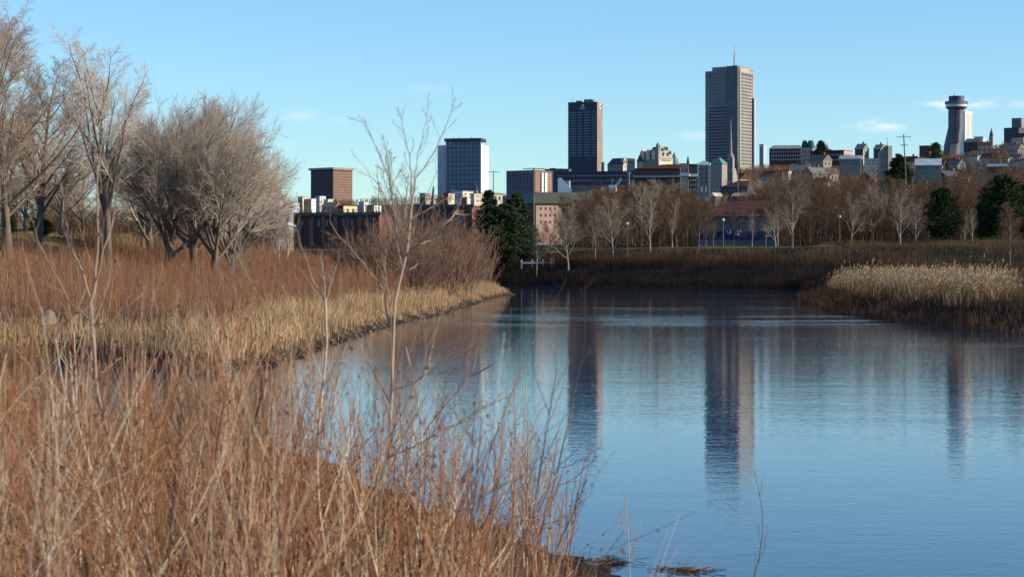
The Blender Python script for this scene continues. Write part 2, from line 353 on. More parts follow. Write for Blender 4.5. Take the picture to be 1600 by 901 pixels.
# --- the tall brown office block at left
b_=B('office_block','brown square office block with banded floors and overhanging flat roof, left of the sapling top',482.5,520,547.5,265,1500,40,'panelshade','blockbrown',par=False)
MB().box(-b_.w-1.2,1.6,-1.2,b_.d+1.2,b_.H,b_.H+1.6).build('roof_slab',M['greystone'],b_.r)
bands(b_.r,'s',.4,b_.d-.4,b_.z(313),b_.z(268),11,.22,'tan',b_.sx,.15); bands(b_.r,'f',-b_.w+.4,-.4,b_.z(313),b_.z(268),11,.5,'navy',0,.15)
# --- hotel slab with blue glass
b_=B('glass_hotel_tower','tall white slab hotel with blue gridded glass front above the church spires',684,752,763,226,1650,12,'white',None,par=False)
MB().box(b_.fx(697,752),-.3,-1.8,-.02,1,b_.z(221)).build('glass_front',facade('blue_curtain_wall',(.045,.085,.13),(.20,.27,.34),3.4,3.6,.13,.35,.5),b_.r)
MB().box(b_.fx(695,752),.5,-3,b_.d*.6,b_.z(221),b_.z(216)).build('roof_parapet',M['navy'],b_.r)
windows(b_.r,'s',1,b_.d-1,b_.z(296),b_.z(230),3,18,.45,.5,'paleglass',0)
MB().box(b_.fx(684,752)-.3,b_.fx(694,752),-.5,-.02,1,b_.H-1).build('shaded_pier',M['paleblue'],b_.r)  # pale blue slab puts shade into the white hotel's left end
for u in (706,715,734): MB().loft([(b_.fx(u,752),6,b_.z(216),.5,.5),(b_.fx(u,752),6,b_.z(213),.3,.3)],6).build('roof_vent',M['steel'],b_.r)
# --- dark banded tower
b_=B('banded_tower','dark office tower with pale horizontal window bands and tan end wall',888,932.5,942.5,159,1750,16,'navy','tan',par=False)
x0=b_.fx(889.5,932.5)
bands(b_.r,'f',x0,-1,b_.z(245),b_.z(173),17,.36,'bandblue',0,.2)
for f in (.28,.5,.78): MB().box(x0+(-x0)*f-.5,x0+(-x0)*f+.5,-.5,-.02,b_.z(246),b_.z(172)).build('pilaster',M['navy'],b_.r)
MB().box(b_.fx(911,932.5),b_.fx(923,932.5),4,12,b_.H,b_.z(154.5)).build('lift_house',M['navy'],b_.r)
MB().box(b_.fx(914,932.5),b_.fx(920.5,932.5),3.8,3.98,b_.z(158.8),b_.z(157)).build('lift_house_louvre',M['paleblue'],b_.r)
MB().box(b_.sx+.02,b_.sx+1.6,b_.d-4,b_.d,0,b_.z(252)).build('side_annex',M['navy'],b_.r)
# pale emblem and two short lines of lettering near the top, white emblem on the end wall
xe=b_.fx(911,932.5)
e=MB().loft([(0,0,0,1.1,1.1),(0,0,.3,1.1,1.1)],12); o=e.build('roof_emblem',M['paleglass'],b_.r,(xe,-.02,b_.z(164.5))); o.rotation_euler=(R(90),0,0)
for v,w_ in ((167.6,5.2),(169.8,4.4)):
    for k in range(7): MB().box(xe-w_/2+k*w_/7,xe-w_/2+(k+.62)*w_/7,-.3,-.02,b_.z(v)-.35,b_.z(v)+.35).build('sign_letter',M['paleglass'],b_.r)
e=MB().loft([(0,0,0,2.6,2.6),(0,0,.3,2.6,2.6)],12); o=e.build('end_wall_emblem',M['whitepaint'],b_.r,(b_.sx+.02,b_.d*.5,b_.z(165))); o.rotation_euler=(0,R(90),0)
o=MB().box(-.3,.3,-.8,.8,-1.2,1.2).build('end_wall_mark',M['darkbrick'],b_.r,(b_.sx+.35,b_.d*.5,b_.z(165)))
for u in (892,900,926): MB().loft([(b_.fx(u,932.5),6,b_.H,.35,.35),(b_.fx(u,932.5),6,b_.H+3.5,.2,.2)],5).build('roof_aerial',M['steel'],b_.r)
MB().box(b_.fx(898,932.5),b_.fx(906,932.5),5,9,b_.H,b_.H+1.6).build('roof_plant',M['greyconc'],b_.r)
# --- the tallest tower
tw='tan_grid'
M['tancoarse']=mat('tower_precast',(.34,.31,.26),var=.10,scale=.06); M['towershade']=mat('tower_precast_shade',(.20,.205,.225),var=.12,scale=.05)  # towershade puts the broad face's blue-grey shade into its colour
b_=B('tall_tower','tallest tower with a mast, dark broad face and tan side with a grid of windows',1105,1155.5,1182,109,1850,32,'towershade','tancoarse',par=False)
zt=b_.z(109); zb=b_.z(258)
MB().box(b_.fx(1138.5,1155.5),-.6,-2.6,-.02,0,b_.z(103)).build('core_shaft',M['darkconc'],b_.r)
MB().box(b_.fx(1114.5,1155.5),-.8,1,b_.d-2,b_.H,b_.z(103)).build('penthouse',M['greyconc'],b_.r)
MB().box(b_.fx(1150,1155.5),b_.sx-.5,2,b_.d-5,b_.z(103)-4.5,b_.z(105)).build('roof_plant',M['concrete'],b_.r)
windows(b_.r,'s',3,b_.d-2,zb,b_.z(114),7,28,.5,.36,'glass',b_.sx,'window') if False else None
bands(b_.r,'s',2.2,b_.d-2.2,zb,b_.z(119),27,.46,'glass',b_.sx,.12)
for k in range(9):
    y=2.2+(b_.d-4.4)*k/8; MB().box(b_.sx+.02,b_.sx+.28,y-.3,y+.3,1,b_.z(112)).build('precast_fin',M['tancoarse'],b_.r)
bands(b_.r,'s',2.2,b_.d-2.2,b_.z(118.5),b_.z(113),1,.8,'glass',b_.sx,.12,name='top_floor_band')
bands(b_.r,'f',b_.fx(1110,1155.5),b_.fx(1137.5,1155.5),zb,b_.z(165),19,.42,'navy',0,.2)
bands(b_.r,'f',b_.fx(1110,1155.5),b_.fx(1137.5,1155.5),b_.z(163),b_.z(112),10,.16,'darkconc',0,.2,name='spandrel_line')
mx_=b_.fx(1141,1155.5)
MB().loft([(mx_,10,b_.z(103),2.4,2.4),(mx_,10,b_.z(100),1.8,1.8)],8).build('mast_base',M['greyconc'],b_.r)
MB().loft([(mx_,10,b_.z(100),.9,.9),(mx_,10,b_.z(84),.8,.8),(mx_,10,b_.z(83),.45,.45),(mx_,10,b_.z(68),.22,.22)],6).build('mast',M['steel'],b_.r)
for u,v in ((1125,101),(1130,100.5),(1134,99.5),(1147,99.5),(1168,103.5),(1172,103.5)):
    MB().loft([(b_.fx(u,1155.5),5,b_.z(104),.5,.5),(b_.fx(u,1155.5),5,b_.z(v),.4,.4)],6).build('roof_aerial',M['steel'],b_.r)
MB().loft([(b_.sx-2,b_.d*.35,b_.z(109),.6,.6),(b_.sx-2,b_.d*.35,b_.z(107.5),1.6,1.6),(b_.sx-2,b_.d*.35,b_.z(106),2.4,2.4)],10).build('dish',M['whitepaint'],b_.r)
MB().box(b_.sx-3,b_.sx,b_.d-8,b_.d-1,b_.H,b_.z(106.5)).build('roof_cabin',M['greyconc'],b_.r)
MB().box(b_.sx+1,b_.sx+2.2,b_.d-3,b_.d,0,b_.z(150)).build('side_annex',M['paleblue'],b_.r)
# --- leaning concrete tower with a revolving drum and the white slab behind it
Y=1700;s=Y/F
p=on(1488,Y); z0=p.z-4; r_=empty('drum_tower',(p.x,Y,z0),0,'dark concrete hotel tower with leaning foot and round restaurant drum on top','building')
X=lambda u:(u-1488)*s
Zv=lambda v:EYE-(v-HV)*s-z0
MB().loft([(X(1485),0,0,13.5*s,12*s),(X(1488),0,Zv(226),13*s,11*s),(X(1493.5),0,Zv(199),12*s,11*s),(X(1493.5),0,Zv(171),12*s,11*s)],8,R(22.5)).build('shaft',M['darkconc'],r_)
MB().box(X(1491),X(1495.5),-11.6*s,-9*s,Zv(224),Zv(172)).build('shaft_groove',M['navy'],r_)
MB().loft([(X(1494.5),0,Zv(171),13*s,13*s),(X(1494.5),0,Zv(167.5),17.5*s,17.5*s)],24).build('drum_soffit',M['darkconc'],r_)
MB().loft([(X(1494.5),0,Zv(167.5),16.5*s,16.5*s),(X(1494.5),0,Zv(163),16.5*s,16.5*s)],24).build('drum_glass',M['paleglass'],r_)
MB().loft([(X(1494.5),0,Zv(163),17.8*s,17.8*s),(X(1494.5),0,Zv(158.8),17.8*s,17.8*s)],24).build('drum_rim',M['darkconc'],r_)
MB().loft([(X(1494.3),0,Zv(158.8),12*s,12*s),(X(1494.3),0,Zv(150.5),12*s,12*s)],16).build('top_drum',M['navy'],r_)
MB().loft([(X(1491),0,Zv(150.5),.4,.4),(X(1491),0,Zv(145),.2,.2)],5).build('aerial',M['steel'],r_)
b_=B('white_slab_tower','pale slab tower with tiny windows right behind the round topped tower',1497,1508,1524,174,1800,35,'white',None)
bands(b_.r,'s',1.5,b_.d-1.5,b_.z(222),b_.z(177),15,.3,'concrete',0,.12); 
for k in range(5): MB().box(.02,.5,1.5+(b_.d-3.6)*k/4,2.1+(b_.d-3.6)*k/4,1,b_.H-2).build('wall_rib',M['white'],b_.r)
# --- long navy podium and neighbours
b_=B('long_dark_building','long low navy building under the banded tower',866,998,1003,268,1250,8,'navy'); bands(b_.r,'f',-b_.w+2,-2,b_.z(295),b_.z(270),3,.2,'darkconc',0,.2)
b_=B('roof_terrace_block','dark flat block left of the banded tower foot',851,889,893,264.5,1500,12,'darkconc'); MB().box(b_.fx(858,889),b_.fx(866,889),3,9,b_.H,b_.z(262)).build('roof_cabin',M['navy'],b_.r); MB().box(b_.fx(869,889),b_.fx(879,889),3,9,b_.H,b_.z(262.8)).build('roof_hut',M['cream'],b_.r)
b_=B('brick_apartment_block','brick apartment block with pale balcony column and dark shaded front',791,835,863,266.5,1100,34,'darkconc','brownbrick')  # darker grey front paints in the shade on the brick block's left face
windows(b_.r,'f',-b_.w+1,-1,b_.z(297),b_.z(270),7,6,.5,.45,'navy',0); windows(b_.r,'s',1,b_.d-1,b_.z(297),b_.z(270),8,6,.3,.4,'cream',b_.sx)
MB().box(b_.sx+.02,b_.sx+.9,b_.sy(844,835),b_.sy(846.5,835),1,b_.H-1).build('balcony_column',M['white'],b_.r); MB().box(b_.sx+.02,b_.sx+.9,b_.sy(849.5,835),b_.sy(852.5,835),1,b_.H-1).build('balcony_column',M['white'],b_.r)
MB().box(b_.fx(833,835),b_.sx,2,9,b_.H+.9,b_.z(263)).build('roof_cabin',M['cream'],b_.r)
# white triangle roof building
def loose(name,label,cat,u,Y,rz=0,group=None,dz=-.5):
    p=on(u,Y); p.z+=dz; return empty(name,p,R(rz),label,cat,group)
b_=B('white_shed','white shed whose sloping roof makes a bright triangle before the navy building',872,889,892,282,1000,10,'greystone',par=False)
me=bpy.data.meshes.new('sloping_roof'); w=b_.w; H=b_.H
me.from_pydata([(-w,-.6,0),(2,-.6,0),(2,-.3,0),(-w,-.3,0),(-w,-.6,H+1.2),(-w+1.5,-.6,H+1.4),(-w+1.5,-.3,H+1.4),(-w,-.3,H+1.2),(2,-.6,H-5),(2,-.3,H-5)],[],[(0,1,8,5,4),(3,7,6,9,2),(4,5,6,7),(5,8,9,6),(8,1,2,9),(0,4,7,3)]); me.update(); link('gable_wall',me,M['whitepaint'],b_.r)
b_=B('white_box_building','small bright white box at the right end of the navy building',951,962,964,289,1000,15,'whitepaint',par=False); MB().box(b_.fx(953,962),b_.fx(955.5,962),-.3,-.05,b_.z(295),b_.z(291)).build('window',M['paleglass'],b_.r)
MB().box(-2.2,-1.6,.5,1.1,b_.H,b_.H+3).build('roof_stack',M['greystone'],b_.r)
me=MB().box(0,1.2,0,1,0,4.2).build('raised_hatch',M['rooflight'],b_.r,(-.6,.5,b_.H)); me.rotation_euler=(0,R(35),0)
b_=B('low_white_house','low pale row behind the bare trees, between the white triangle and the white box',893,940,948,293,980,12,'greyconc'); windows(b_.r,'f',-b_.w+1,-1,b_.z(298),b_.z(293.5),9,1,.35,.6,'glass',0)
# --- chateau style pair
def mansard(b,inset,ztop,m='roofdark',side=None):
    w,d=b.w,b.d; MB().frust((-w-.4,.4,-.4,d+.4),b.H,(-w+inset,-inset,inset,d-inset),ztop).build('roof',M[m],b.r)
b_=B('mansard_hotel','smaller chateau style block with mansard roof and cream end',950,973,993,257,1450,38,'greystone','cream',par=False)
mansard(b_,2.6,b_.z(246.5)); windows(b_.r,'s',1.2,b_.d-1,b_.z(268),b_.z(258),5,2,.4,.5,'glass',b_.sx); windows(b_.r,'f',-b_.w+1,-1,b_.z(268),b_.z(258),5,2,.35,.5,'navy',0)
for k in range(4):
    y=b_.d*(k+.5)/4; q=MB().box(-1.4,b_.sx+.3,y-1.3,y+1.3,b_.H,b_.H+3.4); q.gable(-1.6,b_.sx+.4,y-1.5,y+1.5,b_.H+3.4,b_.H+4.8,'x',.1); dm=q.build('dormer',M['cream'],b_.r); MB().box(b_.sx+.32,b_.sx+.4,y-.7,y+.7,b_.H+.8,b_.H+2.8).build('pane',M['glass'],dm)
b_=B('chateau_building','steep roofed chateau style building with cream gable and tall finial, left of the tallest tower',1000,1027,1053,247,1450,40,'greystone','cream',par=False)
w,d,H=b_.w,b_.d,b_.H
MB().frust((-w*.72,.3,-.3,d+.3),H,(-w*.36,-1.2,d*.18,d*.75),b_.z(229)).build('roof',M['roofdark'],b_.r)
q=MB(); 
me=bpy.data.meshes.new('stone_gable'); ys=[.5,d*.98,d*.62,d*.12]; zs=[H,H,b_.z(229.5),b_.z(226.5)]
xa,xb=.1,1.1
me.from_pydata([(xa,y,z) for y,z in zip(ys,zs)]+[(xb,y,z) for y,z in zip(ys,zs)],[],[(0,3,2,1),(4,5,6,7),(0,1,5,4),(1,2,6,5),(2,3,7,6),(3,0,4,7)]); me.update(); link('stone_gable',me,M['concrete'],b_.r)
MB().box(-.8,1.2,-.4,.9,0,b_.z(225.5)).build('corner_turret',M['greyconc'],b_.r)
MB().loft([(.2,.3,b_.z(225.5),.9,.9),(.2,.3,b_.z(222.5),.15,.15)],6).build('finial',M['roofdark'],b_.r)
windows(b_.r,'s',3,d-2,b_.z(252.5),b_.z(247.5),9,1,.5,.55,'glass',b_.sx); windows(b_.r,'s',3,d-2,b_.z(262),b_.z(254),7,1,.35,.4,'glass',b_.sx)
for y,z,ww in ((d*.25,b_.z(236),1.6),(d*.5,b_.z(234),2.2),(d*.75,b_.z(240),1.5),(d*.3,b_.z(243),1.2),(d*.6,b_.z(243),1.2)): MB().box(1.12,1.3,y-ww,y+ww,z,z+2.4).build('gable_window',M['glass'],b_.r)
for k,f in enumerate((.12,.45,.8)):
    x=-w*(1-f)*.9; q=MB().box(x-1.5,x+1.5,-.9,2,H-1,H+4); q.gable(x-1.7,x+1.7,-1,2,H+4,H+6.5,'y',.1); q.build('dormer',M['cream'],b_.r)
MB().loft([(-w*.9,1,0,3.4,3.4),(-w*.9,1,H-2,3.4,3.4)],10).build('round_tower',M['concrete'],b_.r); MB().loft([(-w*.9,1,H-2,3.8,3.8),(-w*.9,1,H+6,.2,.2)],10).build('tower_cone',M['roofdark'],b_.r)
MB().loft([(-2,d+5,0,3.4,3.4),(-2,d+5,H-3,3.4,3.4)],10).build('round_tower',M['concrete'],b_.r); MB().loft([(-2,d+5,H-3,3.9,3.9),(-2,d+5,H+5,.2,.2)],10).build('tower_cone',M['roofcopper'],b_.r)
# --- brick row left of the pediment house
b_=B('brick_gallery_building','long low brick building with pale metal roof edge, in front of the chateau roofs',992,1064,1068,263,900,10,'darkbrick',par=False)
MB().frust((-b_.w-.5,.5,-.8,b_.d),b_.H,(-b_.w+14,-1,3,b_.d-1),b_.z(256)).build('roof',M['roofred'],b_.r); MB().box(-b_.w-.3,.6,-1.4,-.02,b_.z(277),b_.z(274)).build('eaves_strip',M['rooflight'],b_.r)
windows(b_.r,'f',-b_.w+2,-1,b_.z(273),b_.z(264.5),12,1,.45,.6,'glass',0)
b_=B('orange_brick_house','narrow orange brick house with white cornice beside the pediment house',1063,1076,1078,256,850,12,'pink'); MB().box(-b_.w-.2,.3,-.7,-.02,b_.z(275),b_.z(271.5)).build('cornice',M['whitepaint'],b_.r); windows(b_.r,'f',-b_.w+.3,-.3,b_.z(271),b_.z(262),2,1,.4,.5,'glass',0)
for z in (283,291,299): windows(b_.r,'f',-b_.w+.3,-.3,b_.z(z),b_.z(z-7),2,1,.35,.55,'paleglass',0)
b_=B('dark_stone_house','dark stone house with white cornice between the orange house and the pediment house',1077,1090,1091.5,257,850,8,'roofdark'); MB().box(-b_.w-.2,.1,-.7,-.02,b_.z(276),b_.z(272)).build('cornice',M['whitepaint'],b_.r); windows(b_.r,'f',-b_.w+.3,-.3,b_.z(300),b_.z(278),3,3,.35,.5,'paleglass',0)
b_=B('pediment_house','grey stone townhouse with bright white stepped pediment on top',1091,1109,1111,258,840,8,'greystone',par=False)
q=MB().box(-b_.w-.3,.3,-.5,b_.d*.5,b_.H,b_.z(254.5)); q.box(-b_.w*.85,-b_.w*.15,-.45,b_.d*.4,b_.z(254.5)-.001,b_.z(252.8)); q.box(-b_.w*.65,-b_.w*.35,-.4,b_.d*.3,b_.z(252.8)-.001,b_.z(251)); q.build('pediment',M['whitepaint'],b_.r)
windows(b_.r,'f',-b_.w+.6,-.6,b_.z(289),b_.z(261),2,4,.3,.55,'glass',0); windows(b_.r,'f',-b_.w+.6,-.6,b_.z(302),b_.z(290),2,1,.35,.7,'whitepaint',0)
MB().box(-.6,.25,-.5,-.02,0,b_.H).build('quoin_strip',M['rooflight'],b_.r)
b_=B('green_copper_block','low dark green copper roofed block at the foot of the tallest tower',1110,1128,1140,256,1100,30,'greystone',par=False); mansard(b_,3,b_.z(246),'roofcopper')
# church spire
def church(name,label,u,vtop,vbody,vbase,Y,wpx,m1='greystone',m2='greyconc'):
    s=Y/F; p=on(u,Y); z0=p.z-1; r_=empty(name,(p.x,Y,z0),R(-25),label,'church'); z=lambda v:EYE-(v-HV)*s-z0; a=wpx*s/2
    MB().box(-a,a,-a,a,0,z(vbody)).build('tower',M[m1],r_)
    MB().loft([(0,0,z(vbody),a*1.15,a*1.15),(0,0,z(vbody-6),a*.75,a*.75),(0,0,z(vbody-7),a*.5,a*.5),(0,0,z(vtop),.12,.12)],8,R(22.5)).build('spire',M[m2],r_)
    windows(r_,'f',-a*.8,a*.8,z(vbase),z(vbody+2),2,2,.35,.6,'glass',-a)
    q=MB().box(-a*.9,a*.9,a,a*5,0,z(vbody)*.55); q.gable(-a*.9,a*.9,a,a*5,z(vbody)*.55,z(vbody)*.8,'y',.2); q.build('nave',M[m1],r_)
    return r_
church('church','grey church with tall thin spire in front of the tallest tower',1142,186,246,284,1000,9)
church('small_church','small church with dark pointed spire below the glass hotel',744,283,297,312,900,4,'greystone','roofdark')
church('chapel','small chapel with thin dark spire left under the glass hotel',677,289,299,310,900,3,'greystone','roofdark')
church('domed_church','distant church with small dark cupola on the right hillside ridge',1549,199,213,225,1600,6,'concrete','roofdark')
church('tiny_church','tiny church with short dark spire left of the pediment house',1075,244,253,262,1300,3.5,'roofdark','roofdark')
# --- institution on the ridge
b_=B('slim_grey_block','slim blue grey high rise just right of the tallest tower',1187,1193,1198,226,1750,35,'paleblue'); bands(b_.r,'f',-b_.w+.5,-.5,b_.z(260),b_.z(230),10,.4,'darkconc',0,.2)
b_=B('ridge_hospital','long brick institution with dark mansard windows on the ridge',1203,1254,1258,232,1600,10,'darkbrick',par=False)
MB().frust((-b_.w-.3,.3,-.3,b_.d),b_.H,(-b_.w+3,-2,2,b_.d-2),b_.z(226.5)).build('roof',M['rooflight'],b_.r)
windows(b_.r,'f',-b_.w+1,-1,b_.z(252),b_.z(234),13,3,.45,.5,'paleblue',0)
b_=B('domed_tower_block','pink stone block with two dark green copper domes on the ridge',1252,1270,1275,231,1580,15,'pink',par=False)
for x,rw in ((-b_.w*.72,.26),(-b_.w*.22,.3)):
    a=b_.w*rw; q=MB().loft([(x,4,b_.H,a*1.1,a*1.1),(x,4,b_.z(226),a*1.05,a*1.05),(x,4,b_.z(221),a*.75,a*.75),(x,4,b_.z(219),a*.6,a*.6)],12); q.build('dome',M['roofgreen'],b_.r)
windows(b_.r,'f',-b_.w+.5,-.5,b_.z(253),b_.z(234),4,3,.3,.5,'glass',0)
b_=B('long_brick_wing','long brick wing with rows of pale windows right of the domed block',1270,1318,1337,235,1500,30,'darkbrick','pink'); windows(b_.r,'f',-b_.w+1,-1,b_.z(253),b_.z(238),12,2,.5,.5,'paleblue',0); windows(b_.r,'s',1,b_.d-1,b_.z(253),b_.z(238),5,2,.4,.5,'darkbrick',b_.sx)  # pink end wall carries its sunlit tone in the colour
MB().frust((b_.fx(1275,1318),b_.fx(1300,1318),3,9),b_.H+.4,(b_.fx(1278,1318),b_.fx(1285,1318),5,7),b_.z(227)).build('roof_hip',M['pink'],b_.r)
def gh(name,label,u0,uc,u1,ve,vr,Y,th,wm,rm,side=None,cols=3,rows=2,axis='x',wnd='glass',group=None,cat='house',chim=True):
    b=B(name,label,u0,uc,u1,ve,Y,th,wm,side,cat,group,par=False)
    q=MB().gable(-b.w,b.sx,0,b.d,b.H,b.z(vr),axis); rf=q.build('roof',M[rm],b.r)
    if chim: MB().box(-b.w*.3-.5,-b.w*.3+.5,b.d*.5-.5,b.d*.5+.5,b.H,b.z(vr)+1.4).build('chimney',M['brick'],rf)
    hh=max(3.,min(b.H-1,3.2*rows)); windows(b.r,'f',-b.w+.6,-.6,b.H-hh,b.H-.4,cols,rows,.35,.5,wnd,0); 
    if b.d>4: windows(b.r,'s',.6,b.d-.6,b.H-hh,b.H-.4,2,rows,.35,.5,wnd,b.sx)
    return b
gh('gabled_hall','dark brick hall with round shouldered slate roof on the ridge, right of the long wing',1337,1348,1360,233,224,1450,35,'darkbrick','greyconc','concrete',3,2)
gh('gabled_hall','smaller dark gabled hall with grey roof beside the pale slanted tower',1366,1375,1387,233,225,1450,35,'roofdark','greyconc','concrete',3,2)
b_=B('pale_blue_block','pale blue shed like block in the trees below the long wing',1313,1345,1351,248,1200,15,'greyconc',par=False); MB().gable(-b_.w,0,0,b_.d,b_.H,b_.z(242),'x').build('roof',M['rooflight'],b_.r); windows(b_.r,'f',-b_.w+1,-1,b_.z(258),b_.z(249),7,2,.3,.5,'glass',0)
b_=B('white_row_house','white row with small dark windows left of the slanted tower',1351,1373,1377,248,1200,12,'cream'); windows(b_.r,'f',-b_.w+.5,-.5,b_.z(258),b_.z(249.5),6,2,.35,.5,'glass',0)
# slanted tower
Y=1100;s=Y/F; p=on(1387,Y); z0=p.z-2; r_=empty('slanted_tower',(p.x,Y,z0),0,'wedge shaped church tower with dark slanted face and bright tan edge','church tower')
z=lambda v:EYE-(v-HV)*s-z0
me=bpy.data.meshes.new('wedge_wall'); a,bx=-12*s,0
me.from_pydata([(a,0,0),(bx,0,0),(bx,6,0),(a,6,0),(a,0,z(238)),(bx,0,z(226)),(bx,6,z(226)),(a,6,z(238))],[],[(3,2,1,0),(4,5,6,7),(0,1,5,4),(1,2,6,5),(2,3,7,6),(3,0,4,7)]); me.update(); link('wedge_wall',me,M['greystone'],r_)
q=MB().box(.02,6.2*s,-1.5,2,0,z(228)); q.build('lit_edge',M['cream'],r_).rotation_euler=(0,0,R(0))  # cream slab paints the sunlit side of the wedge
MB().loft([(0,1,z(226),.14,.14),(0,1,z(214),.08,.08)],5).build('cross_mast',M['steel'],r_)
# right ridge
b_=B('ridge_flats','dark flat block at the right edge of the ridge',1572,1592,1606,200,1500,35,'roofdark'); windows(b_.r,'f',-b_.w+1,-1,b_.z(215),b_.z(202),4,3,.4,.5,'darkconc',0)
b_=B('ridge_high_rise','grey green high rise at the right edge, topmost on the ridge',1583,1596,1606,185,1700,35,'greyconc'); bands(b_.r,'f',-b_.w+.5,-.5,b_.z(199),b_.z(187),4,.4,'darkconc',0)
b_=B('hillside_flats','blue grey flats with dark stepped roof right of the white slab tower',1524,1536,1543,214,1550,30,'paleblue'); windows(b_.r,'f',-b_.w+.6,-.6,b_.z(226),b_.z(216),4,2,.4,.5,'glass',0)
b_=B('dark_hillside_hall','dark wide hall with blue grey roof below the white slab tower',1508,1534,1540,222,1450,20,'roofdark',par=False); mansard(b_,2,b_.z(216),'darkconc')
b_=B('dark_flats','dark flats on the ridge left of the round topped tower',1438,1452,1460,228,1500,30,'darkbrick'); windows(b_.r,'f',-b_.w+.6,-.6,b_.z(240),b_.z(230),4,2,.4,.5,'glass',0)
b_=B('slate_roof_hall','wide hall with pale slate roof low in the trees right of the leaning pole',1432,1470,1476,258,1000,12,'greystone',par=False); MB().gable(-b_.w,0,0,b_.d,b_.H,b_.z(247),'x').build('roof',M['paleblue'],b_.r); windows(b_.r,'f',-b_.w+1,-1,b_.z(264),b_.z(259),6,1,.4,.6,'glass',0)
b_=B('stadium_like_wall','long low grey retaining building behind the right evergreens',1530,1600,1640,271,700,10,'greyconc'); bands(b_.r,'f',-b_.w+1,-1,b_.z(278),b_.z(272),1,.25,'darkconc',0)
b_=B('white_flat_house','small bright white flat house low on the right hillside',1543,1575,1579,256,850,10,'brick'); MB().box(-b_.w,0,-.5,-.05,b_.z(260),b_.z(256)).build('fascia',M['white'],b_.r)
# --- left low skyline
def cluster(): pass
for i,(u0,uc,u1,v,Y,m1,m2,lab) in enumerate([
 (465,472,480,308,1150,'greystone','cream','first pale stacked house left of the brown office block foot'),
 (478,486,492,311,1150,'cream','white','tall cream house at the foot of the brown office block'),
 (492,499,507,307,1250,'paleblue','white','bright white house highest in the cluster under the brown office block'),
 (505,512,519,312,1200,'white','cream','white stepped house at the right end of the cluster under the brown office block'),
 (449,458,466,317,1100,'greystone','paleblue','grey house at the left end of the pale house cluster'),
 (560,568,573,316,1150,'paleblue','white','pale blue house right of the yellow gabled building'),
 (572,584,594,321,1100,'greystone','white','grey white house at the left of the poplar top'),
 (655,664,672,302,1050,'paleblue','greystone','blue grey low block under the left of the glass hotel'),
 (693,700,709,302,1000,'darkbrick','cream','narrow cream fronted house under the glass hotel'),
 (708,722,738,299,1050,'paleblue','cream','wide cream house with flat roof under the glass hotel')]):
    b_=B('house',lab.replace('first ',''),u0,uc,u1,v,Y,35,m1,m2,'house'); windows(b_.r,'s',.5,b_.d-.5,b_.z(v+11),b_.z(v+1.5),2,2,.35,.5,'glass',b_.sx); windows(b_.r,'f',-b_.w+.5,-.5,b_.z(v+11),b_.z(v+1.5),2,2,.35,.5,'glass',0)
b_=B('arcade_building','cream building with orange arched windows above the two dark evergreens',735,740,757,303,800,45,'cream','cream'); windows(b_.r,'s',1,b_.d-1,b_.z(309),b_.z(304.5),4,1,.5,.7,'pink',b_.sx); windows(b_.r,'s',1,b_.d-1,b_.z(316),b_.z(311),4,1,.4,.6,'glass',b_.sx)
b_=gh('yellow_gable_house','yellow building with one sloping side roof left of the centre',527,536,556,321,319,700,50,'roofred','roofred','yellow',2,1,'x','glass',None,'house',False)
# long dark brick rows
b_=B('long_brick_terrace','long dark brick terrace with pale windows behind the red brush',455,590,606,334,420,14,'darkbrick','brick',cat='terrace')
windows(b_.r,'f',-b_.w+1,-1,b_.z(357),b_.z(338),9,1,.26,.55,'bandblue',0)
for k in range(7): MB().box(-b_.w+1+k*b_.w/7,-b_.w+1+(k+.32)*b_.w/7,-.3,-.06,0,b_.H-.5).build('brick_bay',M['brownbrick'],b_.r); MB().box(-b_.w-.3,b_.sx+.4,-.5,-.02,b_.H-.3,b_.H+.35).build('cornice',M['greystone'],b_.r)
b_=B('dark_brick_terrace','dark brick terrace with paired pale windows left of the tall evergreens',640,735,752,322,400,14,'darkbrick','brick',cat='terrace')
windows(b_.r,'f',-b_.w+1,-1,b_.z(352),b_.z(327),6,2,.32,.5,'bandblue',0); MB().box(-b_.w-.3,b_.sx+.4,-.5,-.02,b_.H-.3,b_.H+.35).build('cornice',M['roofdark'],b_.r)
for u in (655,690,720): MB().box(b_.fx(u,735)-.5,b_.fx(u,735)+.5,2,3,b_.H,b_.H+1.8).build('chimney',M['brick'],b_.r)
b_=gh('grey_park_house','grey house with pale lower storey seen at the right edge of the big left trees',395,425,452,322,305,330,35,'greyconc','greystone','greystone',3,2)
b_=B('low_park_wall_building','long low park building with blue grey roof under the left trees',372,440,452,352,300,12,'greystone',par=False); MB().gable(-b_.w,0,0,b_.d,b_.H,b_.z(346),'x').build('roof',M['paleblue'],b_.r); windows(b_.r,'f',-b_.w+1,-1,b_.z(362),b_.z(353),6,1,.35,.5,'glass',0)
# --- industrial buildings across the river
b_=B('olive_roof_hall','wide hall with long olive metal roof and sunlit pink brick end behind the riverside trees',800,835,1010,318,520,70,'roofred','greystone',cat='hall',par=False)
w,d,H=b_.w,b_.d,b_.H; MB().frust((-w-1,b_.sx+1,-1,d+1),H,(-w*.55,-w*.25,2,d-3),b_.z(299)).build('roof',M['olive'],b_.r)
MB().box(b_.sx+.02,b_.sx+.3,.2,b_.sy(872,835),0,H-.1).build('brick_panel',M['pink'],b_.r)
windows(b_.r,'s',1,b_.sy(870,835),b_.z(352),b_.z(320),4,3,.3,.4,'brownbrick',b_.sx+.3)
windows(b_.r,'s',b_.sy(880,835),d-2,b_.z(345),b_.z(322),10,2,.4,.4,'glass',b_.sx)
b_=B('dark_annex','dark brick annex with flat blue roof right of the pink brick wall',898,935,962,312,480,40,'darkbrick'); windows(b_.r,'f',-b_.w+1,-1,b_.z(345),b_.z(318),5,3,.35,.4,'glass',0)
